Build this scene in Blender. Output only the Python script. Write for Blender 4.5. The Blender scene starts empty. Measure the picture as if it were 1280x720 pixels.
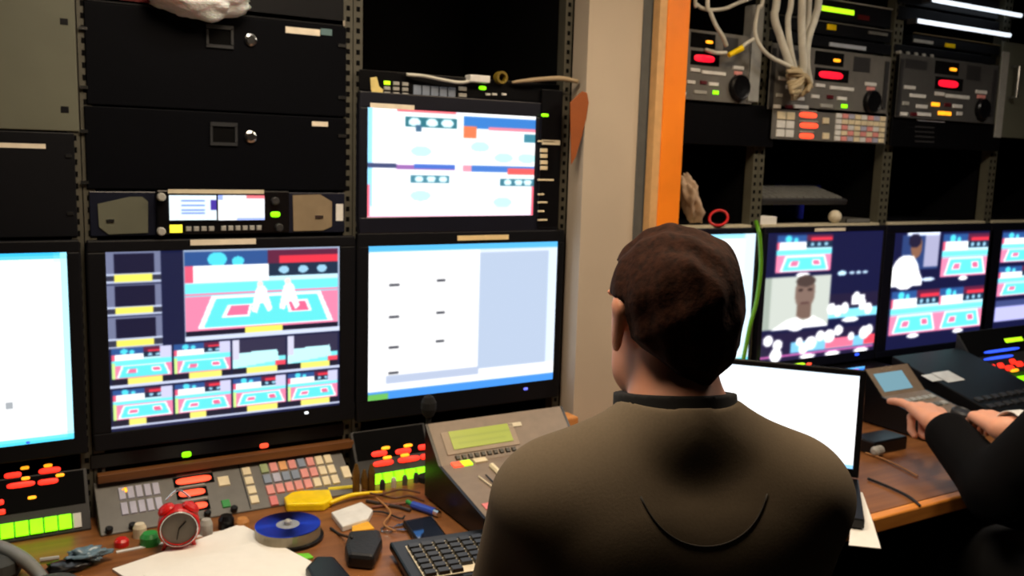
import bpy, bmesh, math, random
import numpy as np
from mathutils import Vector, Matrix
from mathutils.bvhtree import BVHTree
random.seed(7); RNG = np.random.RandomState(5)
S = bpy.context.scene; COL = S.collection
PI = math.pi

# ------------------------------------------------------------------ camera
FPX = 1130.25; YAW, PITCH, ROLL = [math.radians(v) for v in (30.535, 8.1886, 1.6746)]
CAM = np.array([0.0, -1.86, 1.42])
fw = np.array([math.sin(YAW)*math.cos(PITCH), math.cos(YAW)*math.cos(PITCH), -math.sin(PITCH)])
rt = np.array([math.cos(YAW), -math.sin(YAW), 0.0]); up = np.cross(rt, fw)
ca = rt*math.cos(ROLL)+up*math.sin(ROLL); cb = -rt*math.sin(ROLL)+up*math.cos(ROLL)
cd = bpy.data.cameras.new('camera'); cam = bpy.data.objects.new('camera', cd); COL.objects.link(cam)
cd.sensor_width = 36; cd.lens = FPX*36/1280; cd.clip_start = .02
cam.matrix_world = Matrix(((ca[0], cb[0], -fw[0], CAM[0]), (ca[1], cb[1], -fw[1], CAM[1]), (ca[2], cb[2], -fw[2], CAM[2]), (0, 0, 0, 1)))
S.camera = cam

def ray(x, y): return fw*FPX+ca*(x-640)-cb*(y-360)
def atY(x, y, Y=0.0): d = ray(x, y); return CAM+d*((Y-CAM[1])/d[1])
def atZ(x, y, Z): d = ray(x, y); return CAM+d*((Z-CAM[2])/d[2])
def atW(x, y, w): return CAM+ray(x, y)*w/FPX

class Frame:
    """a flat working surface in the room: origin O, right U, up V, outward N"""
    def __init__(s, O, V=(0, 0, 1), U=(1, 0, 0)):
        s.O = np.array(O, float); s.U = np.array(U, float)/np.linalg.norm(U)
        s.V = np.array(V, float)/np.linalg.norm(V); s.N = np.cross(s.U, s.V)
    def px(s, x, y, n=0.0):
        o = s.O+s.N*n; d = ray(x, y); t = ((o-CAM)@s.N)/(d@s.N); p = CAM+d*t-o
        return float(p@s.U), float(p@s.V)
    def pt(s, u, v, n=0.0): return s.O+s.U*u+s.V*v+s.N*n
    def rect(s, x0, y0, x1, y1, n=0.0):
        xm, ym = (x0+x1)/2, (y0+y1)/2
        return s.px(x0, ym, n)[0], s.px(xm, y1, n)[1], s.px(x1, ym, n)[0], s.px(xm, y0, n)[1]
RACK = Frame((0, 0, 0))

# ------------------------------------------------------------------ materials
MATS = {}
def lin(c): return [((v/255)/12.92 if v <= 10.31 else ((v/255+.055)/1.055)**2.4) for v in c]
def mat(name, c, rough=.5, metal=0.0, emit=0.0, noise=.08, scale=40, spec=.5, bump=0.0, coat=0.0):
    if name in MATS: return MATS[name]
    m = bpy.data.materials.new(name); m.use_nodes = True; nt = m.node_tree; b = nt.nodes['Principled BSDF']
    col = lin(c); b.inputs['Metallic'].default_value = metal; b.inputs['Specular IOR Level'].default_value = spec
    tc = nt.nodes.new('ShaderNodeTexCoord'); nz = nt.nodes.new('ShaderNodeTexNoise'); nz.inputs['Scale'].default_value = scale
    nt.links.new(tc.outputs['Object'], nz.inputs['Vector'])
    rp = nt.nodes.new('ShaderNodeValToRGB'); rp.color_ramp.elements[0].position = .3; rp.color_ramp.elements[1].position = .7
    rp.color_ramp.elements[0].color = [max(0, v*(1-noise)) for v in col]+[1]; rp.color_ramp.elements[1].color = [v*(1+noise) for v in col]+[1]
    nt.links.new(nz.outputs['Fac'], rp.inputs['Fac']); nt.links.new(rp.outputs['Color'], b.inputs['Base Color'])
    b.inputs['Roughness'].default_value = rough
    if coat: b.inputs['Coat Weight'].default_value = coat
    if emit: nt.links.new(rp.outputs['Color'], b.inputs['Emission Color']); b.inputs['Emission Strength'].default_value = emit
    if bump:
        bp = nt.nodes.new('ShaderNodeBump'); bp.inputs['Strength'].default_value = bump; bp.inputs['Distance'].default_value = .002
        nt.links.new(nz.outputs['Fac'], bp.inputs['Height']); nt.links.new(bp.outputs['Normal'], b.inputs['Normal'])
    MATS[name] = m; return m
def wood(name, c1, c2, scale=6, rough=.4, axis=0):
    if name in MATS: return MATS[name]
    m = bpy.data.materials.new(name); m.use_nodes = True; nt = m.node_tree; b = nt.nodes['Principled BSDF']
    tc = nt.nodes.new('ShaderNodeTexCoord'); mp = nt.nodes.new('ShaderNodeMapping'); nz = nt.nodes.new('ShaderNodeTexNoise'); rp = nt.nodes.new('ShaderNodeValToRGB')
    sc = [12, 12, 12]; sc[axis] = 1; mp.inputs['Scale'].default_value = sc; nz.inputs['Scale'].default_value = scale; nz.inputs['Detail'].default_value = 6
    rp.color_ramp.elements[0].color = lin(c1)+[1]; rp.color_ramp.elements[1].color = lin(c2)+[1]
    rp.color_ramp.elements[0].position = .3; rp.color_ramp.elements[1].position = .7
    nt.links.new(tc.outputs['Object'], mp.inputs['Vector']); nt.links.new(mp.outputs['Vector'], nz.inputs['Vector'])
    nt.links.new(nz.outputs['Fac'], rp.inputs['Fac']); nt.links.new(rp.outputs['Color'], b.inputs['Base Color']); b.inputs['Roughness'].default_value = rough
    MATS[name] = m; return m

BLACK = mat('black_metal', (12, 13, 18), .5, spec=.2); GLOSS = mat('black_plastic', (10, 10, 13), .3, spec=.3); VOID = mat('matt_black', (7, 7, 8), .9, spec=.1)
DARK = mat('dark_grey_metal', (46, 46, 48), .5); GREY = mat('grey_metal', (112, 112, 108), .5); LGREY = mat('light_grey_metal', (165, 165, 160), .45)
PANEL = mat('console_grey', (104, 102, 98), .5); OLIVE = mat('olive_grey_paint', (96, 98, 84), .55, scale=8)
RAIL = mat('zinc_rail', (92, 90, 76), .5, .2); WHITEP = mat('white_plastic', (225, 225, 222), .4); CREAM = mat('cream_plastic', (215, 205, 180), .5)
LABEL = mat('paper_label', (235, 225, 205), .6); CHROME = mat('chrome', (220, 222, 225), .2, 1.0); NAVY = mat('navy_plastic', (20, 24, 40), .35)
RED = mat('red_light', (255, 45, 30), emit=1.6); ORANGE = mat('orange_light', (255, 165, 30), emit=1.5); GREEN = mat('green_light', (140, 255, 10), emit=1.3)
LIME = mat('lime_light', (190, 255, 30), emit=1.2); BLUEL = mat('blue_light', (50, 90, 255), emit=1.3); YELL = mat('yellow_light', (245, 235, 60), emit=1.0); CORAL = mat('coral_light', (255, 80, 50), emit=1.3)
WHITEL = mat('white_light', (235, 245, 255), emit=1.3); VIOL = mat('violet_light', (110, 120, 255), emit=1.2)
REDP = mat('red_plastic', (200, 25, 25), .3); GREENP = mat('green_plastic', (40, 140, 60), .4); YELP = mat('yellow_film', (250, 215, 20), .25); PINKB = mat('pink_button', (226, 150, 145), .4)
CREAMB = mat('cream_button', (228, 214, 180), .4); LILACB = mat('lilac_button', (176, 176, 196), .4); TEALB = mat('blue_grey_button', (128, 140, 160), .4)
PAPER = mat('white_paper', (236, 234, 228), .7, noise=.02); CABW = mat('white_cable', (205, 203, 192), .5); CABK = mat('black_cable', (20, 20, 20), .5); CABG = mat('green_cable', (90, 150, 25), .45)

# ------------------------------------------------------------------ mesh collecting
class MB:
    def __init__(s): s.v = []; s.f = []; s.m = []
    def add(s, vs, fs, mi=0):
        n = len(s.v); s.v += [tuple(float(c) for c in p) for p in vs]; s.f += [tuple(i+n for i in f) for f in fs]; s.m += [mi]*len(fs); return s
    def hexa(s, P, mi=0):
        return s.add(P, [(0, 3, 2, 1), (4, 5, 6, 7), (0, 1, 5, 4), (1, 2, 6, 5), (2, 3, 7, 6), (3, 0, 4, 7)], mi)
    def fb(s, F, u0, v0, u1, v1, n0, n1, mi=0, taper=0.0):
        t = taper
        return s.hexa([F.pt(u0, v0, n0), F.pt(u1, v0, n0), F.pt(u1, v1, n0), F.pt(u0, v1, n0), F.pt(u0+t, v0+t, n1), F.pt(u1-t, v0+t, n1), F.pt(u1-t, v1-t, n1), F.pt(u0+t, v1-t, n1)], mi)
    def box(s, x0, x1, y0, y1, z0, z1, mi=0):
        return s.hexa([(x0, y0, z0), (x1, y0, z0), (x1, y1, z0), (x0, y1, z0), (x0, y0, z1), (x1, y0, z1), (x1, y1, z1), (x0, y1, z1)], mi)
    def px(s, F, x0, y0, x1, y1, n0, n1, mi=0, taper=0.0):
        u0, v0, u1, v1 = F.rect(x0, y0, x1, y1, n1); return s.fb(F, u0, v0, u1, v1, n0, n1, mi, taper)
    def prism(s, poly, a, b, mi=0):
        """poly: 3D points, extruded from +a to +b (vectors)"""
        n = len(poly); P = [np.array(p)+a for p in poly]+[np.array(p)+b for p in poly]
        return s.add(P, [tuple(range(n))[::-1], tuple(range(n, 2*n))]+[(i, (i+1) % n, n+(i+1) % n, n+i) for i in range(n)], mi)
    def tube(s, pts, r, k=8, mi=0, smooth=True):
        P = [np.array(p, float) for p in pts]
        if smooth and len(P) > 2: P = spline(P, 6)
        R = r if hasattr(r, '__len__') else [r]*len(P)
        if len(R) != len(P): R = np.interp(np.linspace(0, 1, len(P)), np.linspace(0, 1, len(R)), R)
        base = len(s.v); prev = None
        for i, p in enumerate(P):
            t = P[min(i+1, len(P)-1)]-P[max(i-1, 0)]; t = t/(np.linalg.norm(t)+1e-9)
            if prev is None:
                a = np.cross(t, (0, 0, 1)); a = a if np.linalg.norm(a) > .1 else np.cross(t, (1, 0, 0))
            else: a = prev-t*(prev@t)
            a = a/np.linalg.norm(a); b = np.cross(t, a); prev = a
            for j in range(k):
                q = p+(a*math.cos(2*PI*j/k)+b*math.sin(2*PI*j/k))*R[i]; s.v.append(tuple(map(float, q)))
        for i in range(len(P)-1):
            for j in range(k):
                A = base+i*k+j; B = base+i*k+(j+1) % k; s.f.append((A, B, B+k, A+k)); s.m.append(mi)
        s.f.append(tuple(base+j for j in range(k))[::-1]); s.f.append(tuple(base+(len(P)-1)*k+j for j in range(k))); s.m += [mi, mi]
        return s
    def lathe(s, o, ax, prof, k=24, mi=0):
        """prof: list of (radius, height along ax)"""
        o = np.array(o, float); ax = np.array(ax, float)/np.linalg.norm(ax)
        a = np.cross(ax, (0, 0, 1)); a = a if np.linalg.norm(a) > .1 else np.array([1., 0, 0]); a = a/np.linalg.norm(a); b = np.cross(ax, a)
        base = len(s.v)
        for r, h in prof:
            for j in range(k): s.v.append(tuple(map(float, o+ax*h+(a*math.cos(2*PI*j/k)+b*math.sin(2*PI*j/k))*max(r, 1e-5))))
        for i in range(len(prof)-1):
            for j in range(k):
                A = base+i*k+j; B = base+i*k+(j+1) % k; s.f.append((A, B, B+k, A+k)); s.m.append(mi)
        s.f.append(tuple(base+j for j in range(k))[::-1]); s.f.append(tuple(base+(len(prof)-1)*k+j for j in range(k))); s.m += [mi, mi]
        return s
    def ell(s, c, r, k=16, mi=0, noise=0.0, R=None):
        c = np.array(c, float); base = len(s.v); n = k//2
        for i in range(n+1):
            th = PI*i/n
            for j in range(k):
                q = np.array([math.sin(th)*math.cos(2*PI*j/k)*r[0], math.sin(th)*math.sin(2*PI*j/k)*r[1], math.cos(th)*r[2]])
                if noise: q = q*(1+noise*(random.random()-.5)*2*(0 < i < n))
                if R is not None: q = R@q
                s.v.append(tuple(map(float, c+q)))
        for i in range(n):
            for j in range(k):
                A = base+i*k+j; B = base+i*k+(j+1) % k; s.f.append((A, A+k, B+k, B)); s.m.append(mi)
        return s
    def build(s, name, m, parent=None, bevel=0.0, smooth=False, label=None, sub=0, **kw):
        me = bpy.data.meshes.new(name); off = root_loc(parent)
        me.from_pydata([(x-off[0], y-off[1], z-off[2]) for x, y, z in s.v], [], s.f)
        ms = m if isinstance(m, (list, tuple)) else [m]
        for q in ms: me.materials.append(q)
        if len(ms) > 1: me.polygons.foreach_set('material_index', s.m)
        bm = bmesh.new(); bm.from_mesh(me); bmesh.ops.remove_doubles(bm, verts=bm.verts, dist=1e-6); bmesh.ops.recalc_face_normals(bm, faces=bm.faces)
        bm.to_mesh(me); bm.free()
        if smooth:
            for p in me.polygons: p.use_smooth = True
        o = bpy.data.objects.new(name, me); COL.objects.link(o); o.parent = parent
        if bevel:
            b = o.modifiers.new('bevel', 'BEVEL'); b.width = bevel; b.segments = 2; b.limit_method = 'ANGLE'; b.angle_limit = math.radians(40)
        if sub: q = o.modifiers.new('sub', 'SUBSURF'); q.levels = q.render_levels = sub
        if label: o['label'] = label
        for k, v in kw.items(): o[k] = v
        return o
def root_loc(p):
    off = Vector((0, 0, 0))
    while p is not None: off = off+p.location; p = p.parent
    return off
def spline(P, n):
    out = []
    for i in range(len(P)-1):
        p0 = P[max(i-1, 0)]; p1 = P[i]; p2 = P[i+1]; p3 = P[min(i+2, len(P)-1)]
        for k in range(n):
            t = k/n; out.append(.5*((2*p1)+(p2-p0)*t+(2*p0-5*p1+4*p2-p3)*t*t+(3*p1-p0-3*p2+p3)*t**3))
    return out+[P[-1]]
def thing(name, label, cat, loc, group=None):
    o = bpy.data.objects.new(name, None); COL.objects.link(o); o.location = [float(v) for v in loc]; o.empty_display_size = .05
    o['label'] = label; o['category'] = cat
    if group: o['group'] = group
    return o
def one(name, mb, m, label, cat, group=None, origin=None, **kw):
    """a thing that is a single mesh; its origin sits at its base"""
    V = np.array(mb.v); c = (V.min(0)+V.max(0))/2; c[2] = V[:, 2].min()
    if origin is not None: c = np.array(origin)
    mb.v = [tuple(np.array(p)-c) for p in mb.v]
    o = mb.build(name, m, None, **kw); o.location = [float(q) for q in c]; o['label'] = label; o['category'] = cat
    if group: o['group'] = group
    return o
def struct(name, mb, m, **kw):
    o = mb.build(name, m, None, **kw); o['kind'] = 'structure'; return o
def button(F, u0, v0, u1, v1, m, parent, name='button', h=.003, n=0.0):
    return MB().fb(F, u0, v0, u1, v1, n, n+h, taper=min(.001, abs(u1-u0)*.12)).build(name, m, parent)
def grid(F, x0, y0, x1, y1, nx, ny, gap, n=0.0):
    u0, v0, u1, v1 = F.rect(x0, y0, x1, y1, n)
    du = (u1-u0)/nx; dv = (v1-v0)/ny
    for j in range(ny):
        for i in range(nx):
            yield i, j, u0+du*i+du*gap/2, v1-dv*(j+1)+dv*gap/2, u0+du*(i+1)-du*gap/2, v1-dv*j-dv*gap/2
def lamp(F, x, y, m, parent, w=8, h=6, n=0.0, name='indicator_light'):
    u0, v0, u1, v1 = F.rect(x-w/2, y-h/2, x+w/2, y+h/2, n)
    M = MB(); k = 20; V = []; e = .45
    for rr, nn in ((1, 0), (1, .0012), (.8, .0024), (.35, .003)):
        for j in range(k):
            c, q = math.cos(2*PI*j/k), math.sin(2*PI*j/k); cu = math.copysign(abs(c)**e, c); cv = math.copysign(abs(q)**.8, q)
            V.append(F.pt((u0+u1)/2+cu*rr*(u1-u0)/2, (v0+v1)/2+cv*rr*(v1-v0)/2, n+nn))
    fs = [(i*k+j, i*k+(j+1) % k, (i+1)*k+(j+1) % k, (i+1)*k+j) for i in range(3) for j in range(k)]+[tuple(range(k))[::-1], tuple(3*k+j for j in range(k))]
    return M.add(V, fs).build(name, m, parent, smooth=False)
def pbtn(F, x0, y0, x1, y1, m, parent, name='button', n=0.0, h=.003):
    u0, v0, u1, v1 = F.rect(x0, y0, x1, y1, n); return button(F, u0, v0, u1, v1, m, parent, name, h, n)

# ------------------------------------------------------------------ display pictures
class Pic:
    """a picture shown by a display, laid out in the display's own (u across, v down) space"""
    def __init__(s, w, h, c): s.w, s.h = w, h; s.a = np.zeros((h, w, 3)); s.a[:] = c; s.yy, s.xx = np.mgrid[0:h, 0:w]; s.xx = (s.xx+.5)/w; s.yy = (s.yy+.5)/h
    def rect(s, a, b, c, d, col): s.a[(s.xx >= a) & (s.xx < c) & (s.yy >= b) & (s.yy < d)] = col
    def poly(s, pts, col):
        ins = np.zeros(s.xx.shape, bool); n = len(pts)
        for i in range(n):
            (x0, y0), (x1, y1) = pts[i], pts[(i+1) % n]
            if y0 == y1: continue
            ins ^= ((s.yy > y0) != (s.yy > y1)) & (s.xx < (x1-x0)*(s.yy-y0)/(y1-y0)+x0)
        s.a[ins] = col
    def oval(s, x, y, rx, ry, col): s.a[((s.xx-x)/rx)**2+((s.yy-y)/ry)**2 < 1] = col
    def soft(s, n=1):
        for _ in range(n):
            p = np.pad(s.a, ((1, 1), (1, 1), (0, 0)), 'edge'); s.a = (p[1:-1, 1:-1]*2+p[:-2, 1:-1]+p[2:, 1:-1]+p[1:-1, :-2]+p[1:-1, 2:])/6
CY = (110, 232, 240); PK = (240, 130, 165); WH = (255, 255, 255); NV = (18, 24, 58)
def judo(p, a, b, c, d, wide=False, sat=1.0):
    R = lambda x0, y0, x1, y1, col: p.rect(a+(c-a)*x0, b+(d-b)*y0, a+(c-a)*x1, b+(d-b)*y1, col)
    Q = lambda pts, col: p.poly([(a+(c-a)*x, b+(d-b)*y) for x, y in pts], col)
    R(0, 0, 1, .18, (42, 80, 140)); R(.52, 0, 1, .2, (92, 30, 60)); R(.6, .08, 1, .18, (225, 50, 70))
    p.oval(a+(c-a)*.2, b+(d-b)*.1, (c-a)*.06, (d-b)*.09, (80, 215, 235)); p.oval(a+(c-a)*.33, b+(d-b)*.13, (c-a)*.04, (d-b)*.06, (80, 215, 235))
    R(0, .18, 1, .4, (200, 240, 250)); R(0, .18, .05, .38, (225, 90, 120)); R(.05, .18, .53, .38, WH); R(.53, .17, 1, .34, (22, 42, 66))
    for x in (.63, .76, .89): p.oval(a+(c-a)*x, b+(d-b)*.26, (c-a)*.035, (d-b)*.05, (150, 200, 225))
    R(0, .4, 1, .56, CY); R(0, .52, 1, .545, PK); R(0, .56, 1, 1, PK); Q([(.16, .56), (.88, .56), (.97, .97), (.07, .97)], WH); Q([(.19, .59), (.855, .59), (.93, .95), (.11, .95)], (95, 222, 225))
    Q([(.26, .68), (.42, .68), (.4, .84), (.22, .84)], WH); Q([(.28, .7), (.4, .7), (.385, .82), (.25, .82)], (232, 110, 150))
    Q([(.64, .66), (.79, .66), (.82, .82), (.66, .82)], WH); Q([(.66, .68), (.77, .68), (.8, .8), (.68, .8)], (232, 100, 140))
def display(pic, F, u0, v0, u1, v1, n, parent, strength=1.25, name='screen'):
    """the lit face of a display: a fine grid whose cells carry the picture's colours and give off light"""
    h, w = pic.h, pic.w; xs = np.linspace(u0, u1, w+1); zs = np.linspace(v1, v0, h+1); off = np.array(root_loc(parent))
    P = (F.O+F.N*n)[None, None]+xs[None, :, None]*F.U+zs[:, None, None]*F.V-off
    V = P.reshape(-1, 3); i, j = np.mgrid[0:h, 0:w]; a = i*(w+1)+j
    f = np.stack([a+w+1, a+w+2, a+1, a], -1).reshape(-1, 4)
    nb = len(V); B = [F.pt(u0, v0, n-.004)-off, F.pt(u1, v0, n-.004)-off, F.pt(u1, v1, n-.004)-off, F.pt(u0, v1, n-.004)-off]
    F2 = f.tolist()+[(nb+3, nb+2, nb+1, nb)]
    me = bpy.data.meshes.new(name); me.from_pydata(V.tolist()+[list(b) for b in B], [], F2)
    at = me.color_attributes.new('picture', 'FLOAT_COLOR', 'CORNER'); c = pic.a.reshape(-1, 3)/255; c = np.where(c <= .04045, c/12.92, ((c+.055)/1.055)**2.4)
    c4 = np.concatenate([c, np.ones((len(c), 1))], 1); c4 = np.repeat(c4, 4, 0); c4 = np.concatenate([c4, np.zeros((4, 4))]); at.data.foreach_set('color', c4.ravel())
    k = 'display_%.2f' % strength
    if k not in MATS:
        m = bpy.data.materials.new('display'); m.use_nodes = True; b = m.node_tree.nodes['Principled BSDF']; b.inputs['Base Color'].default_value = (.01, .01, .012, 1); b.inputs['Roughness'].default_value = .35
        q = m.node_tree.nodes.new('ShaderNodeAttribute'); q.attribute_name = 'picture'; m.node_tree.links.new(q.outputs['Color'], b.inputs['Emission Color']); b.inputs['Emission Strength'].default_value = strength; MATS[k] = m
    me.materials.append(MATS[k]); o = bpy.data.objects.new(name, me); COL.objects.link(o); o.parent = parent; return o

# ================================================================== the room
CEIL = 2.25
wl = mat('beige_wall', (190, 176, 158), .75, scale=5, noise=.05); dk = mat('dark_lining', (30, 28, 26), .8, scale=6)
struct('floor', MB().box(-1.6, 4.4, -2.9, .8, -.05, 0), mat('floor_rubber', (38, 36, 34), .7, scale=30))
struct('ceiling', MB().box(-1.6, 4.4, -2.9, .8, CEIL, CEIL+.05), mat('ceiling_lining', (60, 56, 50), .8))
struct('wall_back', MB().box(-1.6, 4.4, .72, .8, 0, CEIL), dk)
struct('wall_front', MB().box(-1.6, 4.4, -2.95, -2.9, 0, CEIL), dk)
struct('wall_left', MB().box(-1.65, -1.6, -2.9, .8, 0, CEIL), dk)
struct('wall_right', MB().box(4.4, 4.45, -2.9, .8, 0, CEIL), dk)

# partition between the two banks of racks
PF = Frame((0, -.062, 0))
xl = 1.248; xr = PF.px(795, 200)[0]
struct('wall_centre', MB().box(xl, xr, -.062, -.045, 0, CEIL).box(xl, xl+.012, -.045, -.001, 0, CEIL), wl)
a0 = xr+.0005; a1 = PF.px(812, 200)[0]; a2 = PF.px(824, 200)[0]
OF = Frame((0, -.10, 0)); b0 = OF.px(817, 200)[0]; b1 = OF.px(853, 200)[0]; b05 = OF.px(826, 200)[0]
t = thing('metal_strip', 'blue grey metal strip between the beige wall panel and the orange post', 'metal strip', ((a0+a2)/2, -.05, .70))
MB().box(a0, a1, -.066, -.045, .70, CEIL).build('channel', mat('blue_grey_paint', (92, 96, 98), .5), t)
MB().box(a1, a2+.02, -.070, -.046, .70, CEIL).build('edging', mat('brown_edging', (120, 82, 40), .6), t)
t = thing('wooden_post', 'bright orange painted upright post beside the beige wall panel', 'post', ((b0+b1)/2, -.08, .70))
MB().box(b05, b1, -.10, -.071, .70, CEIL).build('front_board', mat('orange_paint', (255, 140, 30), .45, scale=10), t, bevel=.003)
MB().box(b0, b05, -.096, -.071, .70, CEIL).build('edge_board', mat('tan_edge', (215, 170, 115), .5), t)

# ================================================================== rack cabinets
EDGES = [(-.362, .165, 'left rack with the white screen at the picture edge'), (.165, .692, 'rack holding the two lockable drawers and the many-picture monitor'), (.692, 1.245, 'rack with the four-picture monitor beside the beige wall'),
         (1.42, 1.888, 'narrow looking rack right behind the orange post'), (1.888, 2.435, 'rack under the hanging white cables'), (2.435, 2.985, 'rack with a tape deck over an empty bay, second from the right edge'), (2.985, 3.53, 'far right rack behind the olive grey blank panel')]
for i, (x0, x1, txt) in enumerate(EDGES):
    t = thing('rack_cabinet', 'black equipment '+txt, 'rack', ((x0+x1)/2, .25, 0), 'equipment racks along the wall')
    MB().box(x0, x1, .56, .58, 0, 2.2).build('back_panel', VOID, t)
    MB().box(x0, x1, .0, .56, 2.18, 2.2).build('top_panel', VOID, t)
    for sx, xx in ((0, x0), (1, x1-.006)): MB().box(xx, xx+.006, .03, .56, 0, 2.18).build('side_panel', VOID, t)
    for sx in (0, 1):
        a, b = (x0+.001, x0+.021) if sx == 0 else (x1-.021, x1-.001)
        m = MB().box(a, b, .0, .03, 0, 2.18)
        z = .68
        while z < 2.1: m.box(a+.006, b-.006, -.0006, 0.001, z, z+.010, 1); z += .022
        m.build('rack_rail', [RAIL if i > 2 else mat('dull_rail', (74, 72, 62), .6), VOID], t)
FR = Frame((0, -.004, 0))       # faceplates stand 4 mm proud of the rails

def plate(name, label, cat, x0, y0, x1, y1, m, depth=.35, group=None, n=.0, part='front_panel', bevel=.002):
    u0, v0, u1, v1 = FR.rect(x0, y0, x1, y1, n+.0)
    t = thing(name, label, cat, ((u0+u1)/2, 0.1, v0), group)
    MB().fb(FR, u0, v0, u1, v1, n-.0035, n).build(part, m, t, bevel=bevel)
    if depth: MB().fb(FR, u0+.024, v0+.004, u1-.024, v1-.004, n-.004-depth, n-.0037).build('casing', BLACK, t)
    return t

# --- column 0 (left edge)
t = plate('blank_panel', 'olive grey blank rack panel at the top left corner', 'panel', -150, -30, 95, 160, OLIVE, .0)
for x, y in ((80, 27), (81, 137)): MB().px(FR, x-5, y-4, x+5, y+4, 0, .0006).build('screw_slot', BLACK, t)
t = plate('rack_unit', 'black rack unit with a white label below the olive grey panel', 'drawer', -150, 162, 95, 298, BLACK, .3)
MB().px(FR, -10, 179, 57, 185, 0, .001).build('label_strip', LABEL, t)
for x, y in ((86, 195), (88, 267)): MB().px(FR, x-4, y-2, x+4, y+2, 0, .002).build('screw', CHROME, t)
# --- column 1 top device, drawers
t = plate('signal_unit', 'dark rack unit with two orange lamps behind the white plastic bag', 'equipment', 106, -60, 430, 18, BLACK, .35)
t.location.z += 0
for x in (277, 292): lamp(FR, x, 3, ORANGE, t, 9, 6)
MB().px(FR, 150, -8, 190, 2, 0, .002).build('display_window', mat('dim_red', (90, 20, 20), .3), t)
t = plate('shelf_lip', 'thin pale shelf edge above the upper lockable drawer', 'shelf', 104, 8, 432, 16, mat('worn_edge', (150, 142, 128), .5), 0, part='edge')
for k, (y0, y1, lx, ly, which) in enumerate(((18, 138, 386, 39, 'upper'), (140, 237, 395, 156, 'lower'))):
    t = plate('lockable_drawer', '%s of the two black lockable drawers, %s' % (which, 'under the white plastic bag' if k == 0 else 'over the small twin-screen waveform unit'), 'drawer', 107, y0, 433, y1, mat('drawer_black', (5, 6, 11), .6, spec=.06), .4, 'black lockable drawers')
    cy = (46, 168)[k]; cx = (275, 280)[k]
    m = MB().px(FR, cx-17, cy-15, cx+17, cy-10, 0, .004); m.px(FR, cx-17, cy+10, cx+17, cy+14, 0, .004); m.px(FR, cx-17, cy-10, cx-14, cy+10, 0, .004); m.px(FR, cx+14, cy-10, cx+17, cy+10, 0, .004)
    la = m.build('latch', mat('latch_grey', (44, 46, 50), .4), t); MB().px(FR, cx-14, cy-10, cx+14, cy+10, 0, .001).build('latch_recess', VOID, la)
    u, v = FR.px(313, (50, 171)[k]); MB().lathe(FR.pt(u, v, 0), FR.N, [(.012, 0), (.012, .004), (.008, .006), (.007, .006)]).build('lock', CHROME, t, smooth=False)
    if k == 0: MB().px(FR, 357, 35, 400, 43, 0, .001).build('label_strip', LABEL, t); MB().px(FR, 401, 36, 415, 44, 0, .001).build('label_strip', mat('teal_label', (90, 120, 125), .6), t)
    else: MB().px(FR, 390, 152, 410, 158, 0, .001).build('label_strip', LABEL, t)
    for x, y in (((104, 35), (105, 109), (428, 57), (428, 122)) if k == 0 else ((105, 164), (106, 228), (428, 170))): MB().px(FR, x-5, y-2, x+5, y+2, 0, .003).build('screw', CHROME, t)
# white plastic bag lying over the drawer's top edge
def blob(pts, n, seed, r0, r1):
    m = MB(); rs = random.Random(seed)
    for (p, q) in pts:
        for _ in range(n):
            pass
    return m
def crumple(name, centre, size, m, label, cat, seed=1, level=4, amp=.35, drop=None):
    bm = bmesh.new(); bmesh.ops.create_icosphere(bm, subdivisions=level, radius=1.0); from mathutils import noise as N
    for v in bm.verts:
        p = v.co.copy(); q = p+Vector((seed*3.1, seed*1.7, 0))
        d = 1+amp*(N.noise(q*1.6)+.6*abs(N.noise(q*3.4))-.3)+amp*.25*N.noise(q*7)
        v.co = Vector((p.x*size[0]*d, p.y*size[1]*d, p.z*size[2]*d))
    zmin = min(v.co.z for v in bm.verts)
    for v in bm.verts: v.co.z -= zmin
    me = bpy.data.meshes.new(name); bm.to_mesh(me); bm.free(); me.materials.append(m)
    for p in me.polygons: p.use_smooth = True
    o = bpy.data.objects.new(name, me); COL.objects.link(o); o.location = [float(c) for c in centre]; o['label'] = label; o['category'] = cat; return o
u, v = FR.px(248, 22)
m = bpy.data.materials.new('thin_plastic'); m.use_nodes = True; b = m.node_tree.nodes['Principled BSDF']; b.inputs['Base Color'].default_value = (.8, .82, .84, 1); b.inputs['Roughness'].default_value = .3
b.inputs['Subsurface Weight'].default_value = .2; nz = m.node_tree.nodes.new('ShaderNodeTexNoise'); nz.inputs['Scale'].default_value = 30; bp = m.node_tree.nodes.new('ShaderNodeBump'); bp.inputs['Strength'].default_value = .5; bp.inputs['Distance'].default_value = .004
m.node_tree.links.new(nz.outputs['Fac'], bp.inputs['Height']); m.node_tree.links.new(bp.outputs['Normal'], b.inputs['Normal']); MATS['film'] = m
ub, vb = FR.px(250, 27, .03)
crumple('plastic_bag', (ub, -.035, vb), (.094, .036, .042), m, 'crumpled white plastic bag on the edge of the upper lockable drawer', 'bag', 3)

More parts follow.
